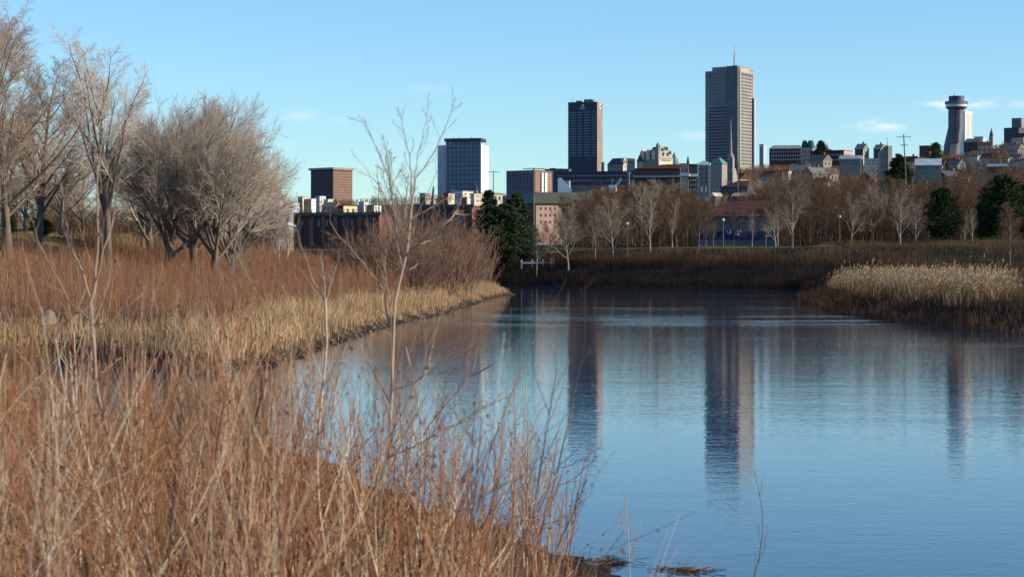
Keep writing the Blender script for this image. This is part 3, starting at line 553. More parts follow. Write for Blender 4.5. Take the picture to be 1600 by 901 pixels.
# graffiti warehouse
b_=B('graffiti_warehouse','low riverside warehouse with rusty red roof and blue white graffiti on its pale wall',1092,1215,1235,338,345,8,'greyconc',cat='warehouse',par=False)
w,d,H=b_.w,b_.d,b_.H
MB().frust((-w-.6,.6,-.6,d+.6),H,(-w+5,-2,d*.45,d*.55),b_.z(312)).build('roof',M['roofred'],b_.r)
MB().box(-w+.3,-.3,-.12,-.02,b_.z(374),b_.z(361)).build('blue_band',mat('blue_paint',(.02,.024,.05),var=.5,scale=.6,col2=(.05,.06,.13)),b_.r)
MB().box(b_.fx(1142,1215),b_.fx(1168,1215),.8,1.1,b_.z(329),b_.z(328.2)).build('roof_strip',M['rooflight'],b_.r)
# bubble-letter strokes of the graffiti, thin raised paint
def stroke(pts,name,m):
    P=np.array([[(b_.fx(u,1215),-.16,b_.z(v)) for u,v in pts]]); V,Q,T=bars(P,np.full((1,len(pts)),.11),5,[0]); link(name,mesh_np(name,V,Q),m,b_.r)
M['gpaint']=mat('pale_spray_paint',(.5,.58,.75),var=.1,rough=.6)
for pts in ([(1140,355),(1134.5,354),(1134,358),(1139,359)],[(1142,363),(1142,355),(1147,355.5),(1146,359),(1142.5,359)],[(1153,355),(1148.5,355.5),(1149,358.5),(1153,359.5),(1152.5,363),(1148,363.5)],[(1137,361),(1141,366),(1145,362)],[(1155,364),(1155,355),(1159,357),(1158,362)],[(1147,366),(1153,366),(1156,368)],[(1193,357),(1197,355),(1199,359),(1194,362)],[(1201,356),(1204,362),(1206,357)]): stroke(pts,'graffiti_stroke',M['gpaint'])
b_=B('tan_roof_house','house with tan sunlit roof above the graffiti warehouse',1147,1178,1188,306,420,25,'brownbrick',par=False); MB().gable(-b_.w,0,0,b_.d,b_.H,b_.z(300.5),'x').build('roof',mat('tan_shingle',(.33,.24,.14)),b_.r); windows(b_.r,'s',.5,b_.d-.5,b_.z(312),b_.z(307),2,1,.4,.6,'glass',0)
b_=B('maroon_roof_hall','dark maroon roofed hall just below the church with the tall spire',1128,1168,1195,291,600,30,'roofdark',par=False); MB().frust((-b_.w,0,0,b_.d),b_.H,(-b_.w*.5,-1,b_.d*.4,b_.d*.6),b_.z(281)).build('roof',M['roofred'],b_.r); windows(b_.r,'f',-b_.w+1,-1,b_.z(302),b_.z(292.5),5,1,.4,.5,'glass',0)
gh('cream_gable_house','small house with bright cream triangular gable left above the warehouse',1113,1118,1127,307,301,450,60,'greystone','cream',None,1,1,'y','glass',None,'house',False)
# hillside houses, three kinds copied
def copy_tree(o,parent=None):
    c=o.copy(); C.objects.link(c); 
    if parent: c.parent=parent
    for ch in o.children: copy_tree(ch,c)
    return c
M['dullwhite']=mat('weathered_pale_render',(.42,.39,.34),var=.25)
M['dullroof']=mat('weathered_roof',(.13,.125,.12),var=.3)
kinds=[('pale flat roofed house on the wooded hillside under the skyline','dullwhite','dullroof'),('red brick gabled house on the wooded hillside under the skyline','brick','roofdark'),('cream gabled house on the wooded hillside under the skyline','dullwhite','roofred'),('grey gabled house on the wooded hillside under the skyline','greystone','dullroof')]
protos=[]
def hill_house(k):
    lab,wm,rm=kinds[k]; r=empty('hill_house',(0,0,0),0,lab,'house','houses scattered on the wooded hillside')
    MB().box(-5,5,-4,4,-4,6).build('wall',M[wm],r)
    if k==0: MB().box(-5.3,5.3,-4.3,4.3,6,6.6).build('roof',M[rm],r)
    else: rf=MB().gable(-5,5,-4,4,6,9,'x').build('roof',M[rm],r); MB().box(2,3,-.5,.5,7,10).build('chimney',M['brick'],rf)
    windows(r,'f',-4.5,4.5,0,6,3,2,.35,.5,'glass',-4); windows(r,'s',-3.5,3.5,0,6,2,2,.35,.5,'glass',5)
    return r
protos=[hill_house(k) for k in range(4)]; used=[False]*4
for i in range(115):
    k=int(rng.choice(4,p=[.25,.15,.2,.4])); u=rng.uniform(1195,1600) if i<92 else rng.choice([rng.uniform(450,780),rng.uniform(940,1180)])
    Y=rng.uniform(980,1600); q_=on(u,Y)
    if q_.z+8>ztop(q_.x,Y) and all(used): continue
    r=protos[k] if not used[k] else copy_tree(protos[k]); used[k]=True
    r.location=on(u,Y); r.rotation_euler=(0,0,R(rng.choice([-35,-50,40,-20])+rng.normal(0,6))); s=rng.uniform(.8,1.25); r.scale=(s,s,s*rng.uniform(.8,1.3))

# ------------------------------------------------------------------ poles, lamps, fence
def pole(label,u,vb,vt,Y,lean=0,arms=(),name='utility_pole',m='polewood',r0=.16,cat='pole'):
    s=Y/F; x=(u-CX)*s; g=tz(x,Y); r_=empty(name,(x,Y,g-.3),0,label,cat,None); z=EYE-(vt-HV)*s-g+.3; L=lean*s
    MB().loft([(0,0,0,r0,r0),(L,0,z,r0*.7,r0*.7)],8).build('pole',M[m],r_)
    for (f,w,dz) in arms:
        q=MB().box(-w/2,w/2,-.07,.07,-.07,.07).build('crossarm',M[m],r_,(L*f,0,z*f+dz))
        for k in (-.9,-.4,.4,.9): MB().loft([(k*w/2,0,.07,.07,.07),(k*w/2,0,.28,.05,.05)],6).build('insulator',M['greyconc'],q)
    return r_
pole('wooden utility pole with single crossarm right of the glass hotel',771,330,267,560,0,((.985,3.2,0),))
pole('tall utility pole with flat crossarm in front of the brick apartment block',834,384,262,400,0,((.985,4.2,0),(.93,.9,0)),r0=.2)
pole('leaning utility pole with crossarms among trees left of the round topped tower',1420,300,210,520,-8,((.975,3.6,0),(.90,1.8,0)),r0=.2)
pole('thin utility pole behind the poplar at the left',592,330,285,620,0,((.98,1.2,0),))
pole('slim pole standing before the church with the tall spire',1153,330,253,520,0,((.98,.9,0),))
pole('short pole with arm between the long navy building and chateau roofs',983,300,268,620,0,((.98,1.4,0),),'utility_pole','rooflight')
pole('thin pole behind the pediment house right edge',1063,330,262,560,0,((.98,.8,0),))
def lamp(label,u,vt,Y,gr='globe lamps along the riverside path'):
    s=Y/F;x=(u-CX)*s;g=tz(x,Y); r_=empty('street_lamp',(x,Y,g),0,label,'lamp post',gr); z=EYE-(vt-HV)*s-g
    MB().loft([(0,0,-.2,.10,.10),(0,0,.5,.08,.08),(0,0,z-.45,.045,.045)],8).build('post',M['polewood'],r_)
    MB().loft([(0,0,z-.45,.12,.12),(0,0,z-.38,.20,.20),(0,0,z-.22,.25,.25),(0,0,z-.08,.18,.18),(0,0,z,.03,.03)],12).build('globe',M['lampglass'],r_)
lamp('globe lamp left of centre on the far bank, among birches',980,347,318)
lamp('globe lamp in front of the graffiti warehouse wall',1130,341,322)
lamp('globe lamp right of the large forked pale tree on the far bank',1312,336,318)
# white park barrier
x,y,g=on(815,325); r_=empty('park_barrier',(x,y,g),R(-6),'white timber barrier beside the dark evergreens on the far bank','barrier')
for k in range(4): MB().box(k*1.7-.1,k*1.7+.1,-.1,.1,-.2,1.5).build('post',M['whitepaint'],r_)
MB().box(-.1,5.3,-.16,-.11,.85,1.15).build('rail',M['whitepaint'],r_)
# slender riverside path
# ------------------------------------------------------------------ trees
def make_tree(seed,style):
    """unit tree, height 1 -> trunk mesh, crown mesh"""
    g=np.random.default_rng(seed)
    S=dict(tall=dict(fork=.30,n1=14,a1=.42,l1=.66,n2=11,a2=.6,l2=.40,n3=10,a3=.6,l3=.42,n4=8,a4=.6,l4=.55,tr=.06),
           dome=dict(fork=.26,n1=22,a1=.85,l1=1.08,n2=15,a2=.6,l2=.44,n3=9,a3=.6,l3=.44,n4=7,a4=.55,l4=.62,tr=.07),
           oval=dict(fork=.16,n1=20,a1=.75,l1=.56,n2=12,a2=.6,l2=.42,n3=10,a3=.6,l3=.42,n4=8,a4=.6,l4=.5,tr=.07),
           belt=dict(fork=.20,n1=15,a1=.68,l1=.52,n2=9,a2=.65,l2=.45,n3=8,a3=.65,l3=.48,n4=5,a4=.6,l4=.55,tr=.05),
           slim=dict(fork=.25,n1=18,a1=.38,l1=.30,n2=7,a2=.5,l2=.45,n3=6,a3=.5,l3=.5,n4=0,a4=.6,l4=.5,tr=.06),
           hill=dict(fork=.18,n1=10,a1=.65,l1=.5,n2=7,a2=.65,l2=.5,n3=5,a3=.7,l3=.5,n4=0,a4=.6,l4=.55,tr=.05))[style]
    r0={'tall':.019,'dome':.025,'oval':.018,'belt':.014,'slim':.009,'hill':.016}[style]
    Ht={'tall':.75,'dome':.42,'oval':.72,'belt':.74,'slim':.92,'hill':.68}[style]
    P=walk(np.array([[0,0,-.03]]),np.array([[0,0,1.]]),np.array([Ht]),8,.045,.1,g); Rr=r0*np.linspace(1.0,.32,9)[None,:]; Rr[0,0]*=1.35
    P1,R1=spawn(P,Rr,S['n1'],S['fork'],1,S['a1'],S['l1'],.5 if style in('dome','oval') else .62,6,.06,S['tr'],.45,.25,g)
    P2,R2=spawn(P1,R1,S['n2'],.36 if style=='dome' else .28,1,S['a2'],S['l2'],.5,4,.09,S['tr']*.7,.4,.3,g,minr=.0006)
    P3,R3=spawn(P2,R2,S['n3'],.1,1,S['a3'],S['l3'],.6,3,.14,S['tr']*.5,.3,.4,g,minr=.0005)
    fine={'tall':.00042,'dome':.00034,'oval':.00045,'belt':.0009,'slim':.0007,'hill':.0022}[style]
    R3=np.maximum(np.minimum(R3,fine*2.2),fine)
    parts=[bars(P2,R2,4,g.uniform(.2,.8,len(P2))),bars(P3,R3,3,g.uniform(0,1,len(P3)))]
    if S['n4']:
        P4,R4=spawn(P3,R3,S['n4'],.1,1,S['a4'],S['l4']*1.1,.7,2,.15,S['tr']*.4,.2,.6,g); R4=np.clip(R4,fine*.55,fine); parts.append(bars(P4,R4,3,g.uniform(0,1,len(P4))))
    V,Q,T=join([bars(P,Rr,8,[.5]),bars(P1,R1,6,g.uniform(.3,.7,len(P1)))]); Vc,Qc,Tc=join(parts)
    zt=np.percentile(Vc[:,2],99.7); V/=zt; Vc/=zt
    w=np.percentile(np.abs(Vc[:,0]),98)
    return mesh_np('trunk',V,Q,T,True),mesh_np('crown',Vc,Qc,Tc),w
def make_conifer(seed,kind):
    g=np.random.default_rng(seed)
    P=walk(np.array([[0,0,-.02]]),np.array([[0,0,1.]]),np.array([1.]),8,.01,.1,g); Rr=.018*np.linspace(1,.1,9)[None,:]
    n=190; t=np.sort(g.uniform(.07 if kind=='spruce' else .10,.985,n)); az=g.uniform(0,6.28,n)
    prof=(1-t)**.8*.29+.015 if kind=='spruce' else np.clip(np.sin(np.pi*np.clip(t,.02,1)**.8),.06,1)**.75*.37
    prof=prof*g.uniform(.62,1.12,n)
    D=np.stack([np.cos(az),np.sin(az),np.full(n,-.12 if kind=='spruce' else .45)],1)
    P1=walk(np.stack([0*t,0*t,t-.02],1),D,prof,4,.07,.03,g); R1=np.repeat((.0035*np.linspace(1,.3,5))[None],n,0)
    P2,R2=spawn(P1,R1,9,.15,1,.8,.38,.6,2,.1,-.02,.4,.4,g)
    # needle tufts: small pointed sprays along every twig
    m_=22; N,K,_=P2.shape; t_=g.uniform(0,1,(N,m_)); A=P2[:,0][:,None]; Bv=P2[:,-1][:,None]; p=(A+(Bv-A)*t_[...,None]+g.normal(0,.006,(N,m_,3))).reshape(-1,3)
    d=unit((Bv-A).repeat(m_,1).reshape(-1,3)+g.normal(0,.7,(N*m_,3))); s=unit(np.cross(d,g.normal(0,1,(N*m_,3))))
    L=g.uniform(.012,.026,(N*m_,1)); W=L*.28
    V=np.stack([p-s*W,p+s*W,p+d*L+s*W*.3,p+d*L-s*W*.3],1).reshape(-1,3); Q=np.arange(len(V)).reshape(-1,4); T=np.repeat(g.uniform(0,1,N*m_),4)
    b1=bars(P1,R1,3,np.zeros(n)); b2=bars(P2,R2,3,np.zeros(len(P2)))
    V,Q,T=join([(V,Q,T),b1,b2])
    v0,q0,t0=bars(P,Rr,7,[.5]); return mesh_np('trunk',v0,q0,t0,True),mesh_np('crown',V,Q,T),.3
KIND={}
def kind(key,seeds,style,cm,tm='bark'):
    L=[]
    for s in seeds:
        a,b,w=(make_conifer(s,style) if style in('spruce','pine') else make_tree(s,style)); a.materials.append(M[tm]); b.materials.append(M[cm]); L.append((a,b,w))
    KIND[key]=L
kind('tall',[11],'tall','twigpale'); kind('dome',[21,22,23],'dome','twigpale'); kind('oval',[31,32],'oval','twigpink'); kind('belt',[41,42,43,44,45],'belt','twigbrown')
kind('beltgrey',[46,47],'belt','twiggrey','twiggrey'); kind('slim',[51,52],'slim','twiggrey','twiggrey'); kind('hill',[61,62,63],'hill','twigbrown'); kind('spruce',[71,72],'spruce','needle'); kind('pine',[81,82],'pine','needle')
def tree(name,key,u,Y,vt,label,group=None,var=None,wf=1.0,cat='tree',rz=None):
    L=KIND[key]; a,b,w=L[int(rng.integers(len(L))) if var is None else var%len(L)]
    p=on(u,Y); h=EYE-(vt-HV)*Y/F-p.z
    r=empty(name,p,rng.uniform(0,6.28) if rz is None else R(rz),label,cat,group); r.scale=(h*wf,h*wf,h)
    link('trunk',a,parent=r); link('crown',b,parent=r); return r
# left park trees
GL='bare park trees on the left hill'
tree('bare_tree','tall',170,135,48,'tall airy bare tree with forked trunk, highest at the left of the park',GL,0,1.0,rz=40)
tree('bare_tree','dome',262,138,162,'leftmost tree of the pale domed clump on the left hill',GL,0,.8,rz=10)
tree('bare_tree','dome',303,146,150,'broad pale bare tree second from left in the domed clump',GL,1,.82,rz=80)
tree('bare_tree','dome',334,138,178,'thick trunked bare tree in the middle of the domed clump',GL,2,.78,rz=200)
tree('bare_tree','dome',364,142,218,'lower spreading bare tree at the right end of the domed clump',GL,0,.82,rz=120)
tree('bare_tree','dome',372,165,240,'small pale bare tree behind the right end of the domed clump',GL,1,.8,rz=300)
tree('bare_tree','dome',235,160,212,'pale bare tree filling the gap left of the domed clump',GL,2,1.1,rz=60)
tree('bare_tree','dome',300,172,170,'pale bare tree standing behind the middle of the domed clump',GL,2,.8,rz=150)
tree('bare_tree','oval',12,130,22,'very tall pinkish bare tree at the left edge of the frame',GL,0,1.05,rz=30)
tree('bare_tree','oval',62,150,92,'dense pinkish bare tree just right of the leftmost tall tree',GL,1,1.15,rz=70)
tree('bare_tree','oval',-25,128,110,'dense low crowned bare tree cut by the left edge',GL,1,1.2,rz=170)
tree('bare_tree','tall',-40,150,5,'tall bare tree mostly beyond the left edge of the frame',GL,0,1.1,rz=190)
tree('bare_tree','oval',95,185,215,'small dark bare tree behind the dense tree, left of the tall airy tree',GL,0,1.3,rz=200)
tree('bare_tree','oval',130,190,240,'low bare tree far behind the trunk of the tall airy tree',GL,1,1.3,rz=100)
tree('bare_tree','oval',222,185,235,'low bare tree in the gap between the tall airy tree and the domed clump',GL,1,1.3,rz=10)
tree('bare_tree','oval',40,190,225,'bare tree deep behind the two left trees',GL,0,1.3,rz=330)
tree('small_evergreen','pine',66,172,342,'low green bushy evergreen on the mustard slope at left',None,0,2.2,'evergreen')
tree('small_evergreen','spruce',18,180,330,'small green evergreen beside the trunk at the left edge',None,1,1.6,'evergreen')
for i,(u,vt,Y) in enumerate([(362,352,128),(378,362,126),(436,290,185),(449,300,190),(430,325,180)]):
    tree('young_tree','slim',u,Y,vt,['small pale sapling under the domed clump','tiny pale sapling right of the domed clump trunks','tall pale young tree right of the domed clump','slender pale young tree before the grey park house','shorter pale young tree left of its two slender neighbours'][i],'young trees at the edge of the clump',i,1.3)
tree('young_poplar','slim',620,150,212,'upright fine branched young poplar rising above the brush at centre left','young trees at the edge of the clump',0,1.0,rz=60)
tree('young_poplar','slim',632,185,262,'shorter young poplar behind the upright one','young trees at the edge of the clump',1,1.3)
# conifers
GE='dark evergreens across the river'
for u,vt,Y,k,wf,lab in [(764,295,330,'spruce',1.35,'left one of the two tall dark spruces on the far bank'),(806,298,334,'spruce',1.5,'right one of the two tall dark spruces on the far bank'),(786,318,328,'pine',1.3,'short dark spruce filling the gap between two tall spruces'),
  (1472,292,300,'pine',.95,'round dark evergreen alone right of the far bank lawn'),(1566,271,300,'pine',.95,'tallest dark evergreen near the right edge'),(1604,285,305,'pine',1.0,'dark evergreen cut by the right edge'),(1540,310,310,'pine',.9,'lower dark evergreen left of the tallest one near the right edge'),
  (1404,238,1000,'spruce',1.7,'dark evergreen just right of the slanted tower'),(1462,222,1250,'pine',.9,'dark evergreen on the ridge left of the round topped tower'),(1283,219,1500,'pine',.8,'small dark evergreen above the roof right of the green domes')]:
    tree('evergreen',k,u,Y,vt,lab,GE,None,wf,'evergreen')
# riverside: individually readable pale trees
GB='bare trees on the far bank'
for u,vt,Y,k,wf,lab in [(888,318,312,'beltgrey',1.0,'pale grey tree at the left end of the far bank lawn'),(958,305,316,'beltgrey',1.0,'pale forked tree left of the first globe lamp'),(1016,300,320,'slim',1.5,'slim pale birch right of the first globe lamp'),(1090,310,312,'belt',1.3,'wide brown spreading tree left of the graffiti warehouse'),(1238,268,300,'beltgrey',1.05,'large pale forked tree right of the graffiti warehouse'),(1330,300,308,'beltgrey',.8,'pale small crowned tree right of the third globe lamp'),(1407,295,296,'beltgrey',.9,'pale slender tree left of the round evergreen'),(1578,312,260,'belt',1.0,'pinkish pale tree above the reeds at the right edge'),(930,330,322,'slim',1.6,'thin birch left of the pale forked tree'),(862,345,318,'belt',1.1,'small dark tree before the pink brick wall'),(1050,310,325,'slim',1.6,'slim birch left of the wide brown tree'),(1175,330,318,'slim',1.5,'slim young tree before the right end of the warehouse wall'),(1115,345,322,'slim',1.5,'slim young tree before the left end of the warehouse wall'),(1520,325,296,'slim',1.6,'thin white stemmed birch between the right evergreens'),(1508,330,296,'slim',1.4,'thin white stemmed birch right of the round evergreen'),(1103,318,326,'belt',1.0,'brown tree before the left end of the warehouse roof'),(1146,316,330,'belt',.9,'brown tree before the middle of the warehouse'),(1196,312,328,'belt',1.1,'brown tree before the right end of the warehouse'),(1212,322,318,'beltgrey',1.0,'pale tree at the right corner of the warehouse'),(838,350,314,'slim',1.5,'thin birch beside the white park barrier')]:
    tree('bare_tree',k,u,Y,vt,lab,GB,None,wf)
eu=np.array([820,860,900,950,1000,1060,1110,1150,1190,1260,1350,1430,1500,1560,1640]); ev=np.array([330,318,302,290,282,284,302,308,282,272,274,276,268,262,256.])
for i in range(185):
    u=rng.uniform(872,1660); Y=rng.uniform(325,500)
    if 1085<u<1235 and Y<385: continue
    if u<935 and i%2==0: continue
    vt=np.interp(u,eu,ev)+abs(rng.normal(0,9))-3
    if Y<350: vt+=12
    side='right of the large pale forked tree' if u>1240 else ('between the globe lamps' if u>975 else 'left of the first globe lamp')
    tree('bare_tree','belt' if rng.random()<.85 else 'beltgrey',u,Y,vt,'brown bare tree in the riverside wood, '+side,'brown trees of the riverside wood',None,rng.uniform(.8,1.15))
for i in range(210):
    u=rng.uniform(1150,1640) if i<155 else (rng.uniform(440,770) if i<190 else rng.uniform(930,1160)); Y=rng.uniform(560,1500)
    p=on(u,Y); h=min(rng.uniform(9,15),ztop(p.x,Y)+rng.uniform(0,3)-p.z)
    if h<5: continue
    vt=HV-(p.z+h-EYE)*F/Y
    tree('hill_tree','hill',u,Y,vt,'brown bare tree on the city hillside '+('under the right skyline' if u>1150 else ('under the left skyline' if u<800 else 'under the chateau roofs')),'trees on the city hillside',None,rng.uniform(.9,1.3))
for i in range(34):
    u=rng.uniform(-30,450); Y=rng.uniform(205,300); vt=rng.uniform(255,335)+max(0,u-330)*.25
    tree('bare_tree','belt',u,Y,vt,'dark bare tree in the wood behind the big left park trees','trees of the wood behind the left hill',None,rng.uniform(.9,1.3))
# bushes at the back of the left bank by the water
def shrub_parts(seed,n,h,spread,rad,k=3,n2=6,n3=4):
    g=np.random.default_rng(seed); a=g.uniform(0,6.28,n); e=np.abs(g.normal(0,spread,n)); D=np.stack([np.cos(a)*e,np.sin(a)*e,np.ones(n)],1)
    P0=np.stack([g.normal(0,.12,n)*h,g.normal(0,.12,n)*h,np.full(n,-.05)],1); P=walk(P0,D,h*g.uniform(.6,1.05,n),5,.06,.02,g); Rr=rad*np.linspace(1,.4,6)[None]*np.ones((n,1))
    P2,R2=spawn(P,Rr,n2,.2,1,.4,.38,.6,3,.1,.05,.4,.5,g,minr=rad*.3); P3,R3=spawn(P2,R2,n3,.1,1,.4,.5,.7,2,.1,.05,.3,.5,g,minr=rad*.25)
    return join([bars(P,Rr,4,g.uniform(0,1,n)),bars(P2,R2,3,g.uniform(0,1,len(P2))),bars(P3,R3,3,g.uniform(0,1,len(P3)))])
SH=[mesh_np('stems',*shrub_parts(90+i,46,1.0,.30,.006)) for i in range(3)]
for me in SH: me.materials.append(M['twigbrown2'] if 'twigbrown2' in M else ramp_mat('willow_stems',[(.16,.095,.065),(.23,.15,.11),(.20,.12,.08)]))
for u,Y,vt,lab in [(612,150,352,'tall brown willow shrub at the foot of the young poplars'),(645,168,338,'broad brown willow shrub right of the young poplars'),(680,178,332,'high brown willow shrub before the dark terrace'),(712,190,345,'brown willow shrub second from the right end of the left bank'),(735,203,368,'rounded brown willow shrub at the right end of the left bank'),(700,160,362,'brown willow shrub in front of its higher neighbour at right'),(660,140,375,'reddish willow shrub low before the broad one'),(575,160,362,'brown willow shrub left of the poplars'),(540,170,372,'brown willow shrub before the right end of the long terrace'),(725,176,380,'low willow shrub just above the straw grass tip'),(750,208,392,'small willow shrub last before the far water')]:
    p=on(u,Y); h=EYE-(vt-HV)*Y/F-p.z; tag(link('willow_shrub',SH[int(rng.integers(3))],loc=p),lab,'shrub','willow shrubs on the left bank').scale=(h*1.15,h*1.15,h); bpy.data.objects[-1:] if False else None

# ------------------------------------------------------------------ ground cover (nobody could count it)
def scatter(n,xr,yr,cond):
    X=rng.uniform(*xr,n*1); Y=rng.uniform(*yr,n); d=shore_d(X,Y); k=cond(X,Y,d); X,Y,d=X[k],Y[k],d[k]; return X,Y,terr(X,Y),d
def inview(X,Y,m=1.5): return (np.abs(X)<(Y*.252+m))
# straw grass strips
def blades(X,Y,Z,H,width,nb,bend=.35,spread=.12,seg=2,tintc=None):
    N=len(X)*nb; x=np.repeat(X,nb)+rng.normal(0,spread,N); y=np.repeat(Y,nb)+rng.normal(0,spread,N); z=np.repeat(Z,nb); h=np.repeat(H,nb)*rng.uniform(.55,1.1,N)
    az=rng.uniform(0,6.28,N); L=np.stack([np.cos(az),np.sin(az)],1)*(np.abs(rng.normal(0,bend,N))*h)[:,None]
    w=rng.uniform(.6,1.3,N)*width; fa=rng.uniform(0,3.14,N); W=np.stack([np.cos(fa),np.sin(fa)],1)*w[:,None]/2
    rows=[]
    for i in range(seg+1):
        t=i/seg; cx=x+L[:,0]*t*t; cy=y+L[:,1]*t*t; cz=z-.03+h*t*(1-.12*t); k=1-.75*t
        rows.append(np.stack([cx-W[:,0]*k,cy-W[:,1]*k,cz],1)); rows.append(np.stack([cx+W[:,0]*k,cy+W[:,1]*k,cz],1))
    V=np.stack(rows,1).reshape(-1,3); m_=2*(seg+1); b=np.arange(N)[:,None]*m_
    Q=np.concatenate([np.stack([b[:,0]+2*i,b[:,0]+2*i+1,b[:,0]+2*i+3,b[:,0]+2*i+2],1) for i in range(seg)])
    T=np.repeat(np.clip((np.repeat(tintc,nb) if tintc is not None else .5)+rng.normal(0,.22,N),0,1),m_)
    return V,Q,T
X,Y,Z,d=scatter(150000,(-30,3),(55,216),lambda X,Y,d:(d>.75+.9*vnoise(X,Y,1.3,1))&(d<np.where(Y<85,2.9,3.6)+1.6*vnoise(X,Y,5,4))&(vnoise(X,Y,4,9)>-.45)&(vnoise(X,Y,1.5,3)>-.7)&inview(X,Y)&(X<1))
lo=d<1.6
a1=blades(X,Y,Z,rng.uniform(.4,1.1,len(X))*np.where(lo,.6,1)*(1+.3*vnoise(X,Y,1.6,3)),.022,6,.45,.14,2,.5+.25*vnoise(X,Y,3,5))
tag(link('straw_grass',mesh_np('straw_grass',*a1),M['reed']),'golden dry grass in a strip along the left shore','grass',kind='stuff')
# red brush on the left bank
def brush(X,Y,Z,H,rad,nt_,tint,segs=3,lean=.12,tw=.42,flake=0,fl=.02,sides=3):
    N=len(X); D=np.stack([rng.normal(0,lean,N),rng.normal(0,lean,N),np.ones(N)],1)
    P=walk(np.stack([X,Y,Z-.04],1),D,H,segs+1,.10 if segs>=5 else .08,.02); Rr=(rad*np.ones(N))[:,None]*np.linspace(1,.35,segs+2)[None]
    parts=[bars(P,Rr,sides,tint)]
    if nt_:
        P2,R2=spawn(P,Rr,nt_,.3,1,.45,.30,.7,2,.1,.08,.4,.5); R2=np.maximum(R2,rad.min()*.35 if hasattr(rad,'min') else rad*.35); parts.append(bars(P2,R2,3,np.clip(np.repeat(tint,nt_)+rng.normal(0,.08,len(P2)),0,1)))
        if flake:
            k=np.repeat(np.arange(len(P2)),flake); t=rng.uniform(.1,1,len(k))[:,None]; p=P2[k,0]+(P2[k,-1]-P2[k,0])*t; a=unit(rng.normal(0,1,(len(k),3))); b_2=unit(np.cross(a,rng.normal(0,1,(len(k),3)))); s1=rng.uniform(.5,1.3,(len(k),1))*fl
            V=np.stack([p,p+(a+b_2*.5)*s1*.5,p+a*s1,p+(a-b_2*.5)*s1*.5],1).reshape(-1,3); parts.append((V,np.arange(len(V)).reshape(-1,4),np.repeat(rng.choice([.1,.2,.25,.5],len(k)),4)))
    return join(parts)
# far-off leafless woods, one mass
def woods(name,lab,n,u0,u1,y0,y1,h0,h1,rad,m,nt_=7):
    Y=np.sqrt(rng.uniform(y0*y0,y1*y1,n)); X=(rng.uniform(u0,u1,n)-CX)*Y/F; uu=CX+F*X/Y; k=(shore_d(X,Y)>28)&~((uu>1085)&(uu<1240)&(Y<372)); X,Y=X[k],Y[k]; Z=terr(X,Y); Hw=np.minimum(rng.uniform(h0,h1,len(X))*(1+.3*vnoise(X,Y,30,2)),ztop(X,Y)-Z); k=Hw>1.5; X,Y,Z,Hw=X[k],Y[k],Z[k],Hw[k]; tn=np.clip(.4+.3*vnoise(X,Y,60,3)+rng.normal(0,.25,len(X)),0,1)
    tag(link(name,mesh_np(name,*brush(X,Y,Z,Hw,rad,nt_,tn,3,.18,.4)),M[m]),lab,'woods',kind='stuff')
M['woodmass']=ramp_mat('far_wood_twigs',[(.055,.036,.024),(.11,.07,.042),(.16,.11,.068),(.08,.048,.028)])
woods('hillside_wood','leafless brown wood covering the city hillside on the right',5200,1120,1680,520,1500,5,11,.11,'woodmass')
woods('left_hillside_wood','leafless brown wood on the low slope under the left skyline',1500,380,800,620,1600,5,10,.12,'woodmass')
woods('riverside_thicket','dark leafless thicket under the riverside trees',7500,880,1680,322,490,2,8.5,.03,'farbrush')
woods('mid_hillside_wood','leafless brown wood below the chateau roofs',900,930,1130,520,800,5,9,.09,'woodmass')
woods('park_edge_thicket','leafless grey brown thicket before the grey park house',1100,372,480,205,325,3,6,.022,'woodmass')
woods('left_thicket','dark leafless thicket behind the big left park trees',3200,-60,470,190,320,2,5,.03,'farbrush')
X,Y,Z,d=scatter(150000,(-58,3),(58,215),lambda X,Y,d:(d>3.0+vnoise(X,Y,3,1))&(d<26+5*vnoise(X,Y,8,3))&inview(X,Y,2)&(X<1)&(rng.uniform(0,1,len(X))<(.36+.3*vnoise(X,Y,4,6))*np.clip(Y/110,.5,1)))
tn=np.clip(.45+.45*vnoise(X,Y,5,8)+rng.normal(0,.25,len(X)),0,1)
a1=brush(X,Y,Z,rng.uniform(.7,2.0,len(X))*(1+.35*vnoise(X,Y,4,2))*np.where(Y>140,1.15,1),.010*np.clip(Y/100,.6,1.5),5,tn)
tag(link('red_brush',mesh_np('red_brush',*a1),M['redbrush']),'reddish brown leafless brush covering the left bank','brush',kind='stuff')
# short dry tufts on the left hill
X,Y,Z,d=scatter(120000,(-62,2),(90,215),lambda X,Y,d:(d>18)&inview(X,Y,2)&(X<0)&(rng.uniform(0,1,len(X))<.5))
a1=blades(X,Y,Z,rng.uniform(.12,.35,len(X)),.03,2,.5,.2,1,.45+.3*vnoise(X,Y,5,5))
M['hillgrass']=ramp_mat('mustard_grass',[(.16,.12,.04),(.24,.18,.07),(.30,.23,.10),(.15,.13,.04)])
tag(link('hill_grass',mesh_np('hill_grass',*a1),M['hillgrass']),'short mustard coloured grass on the left hill','grass',kind='stuff')
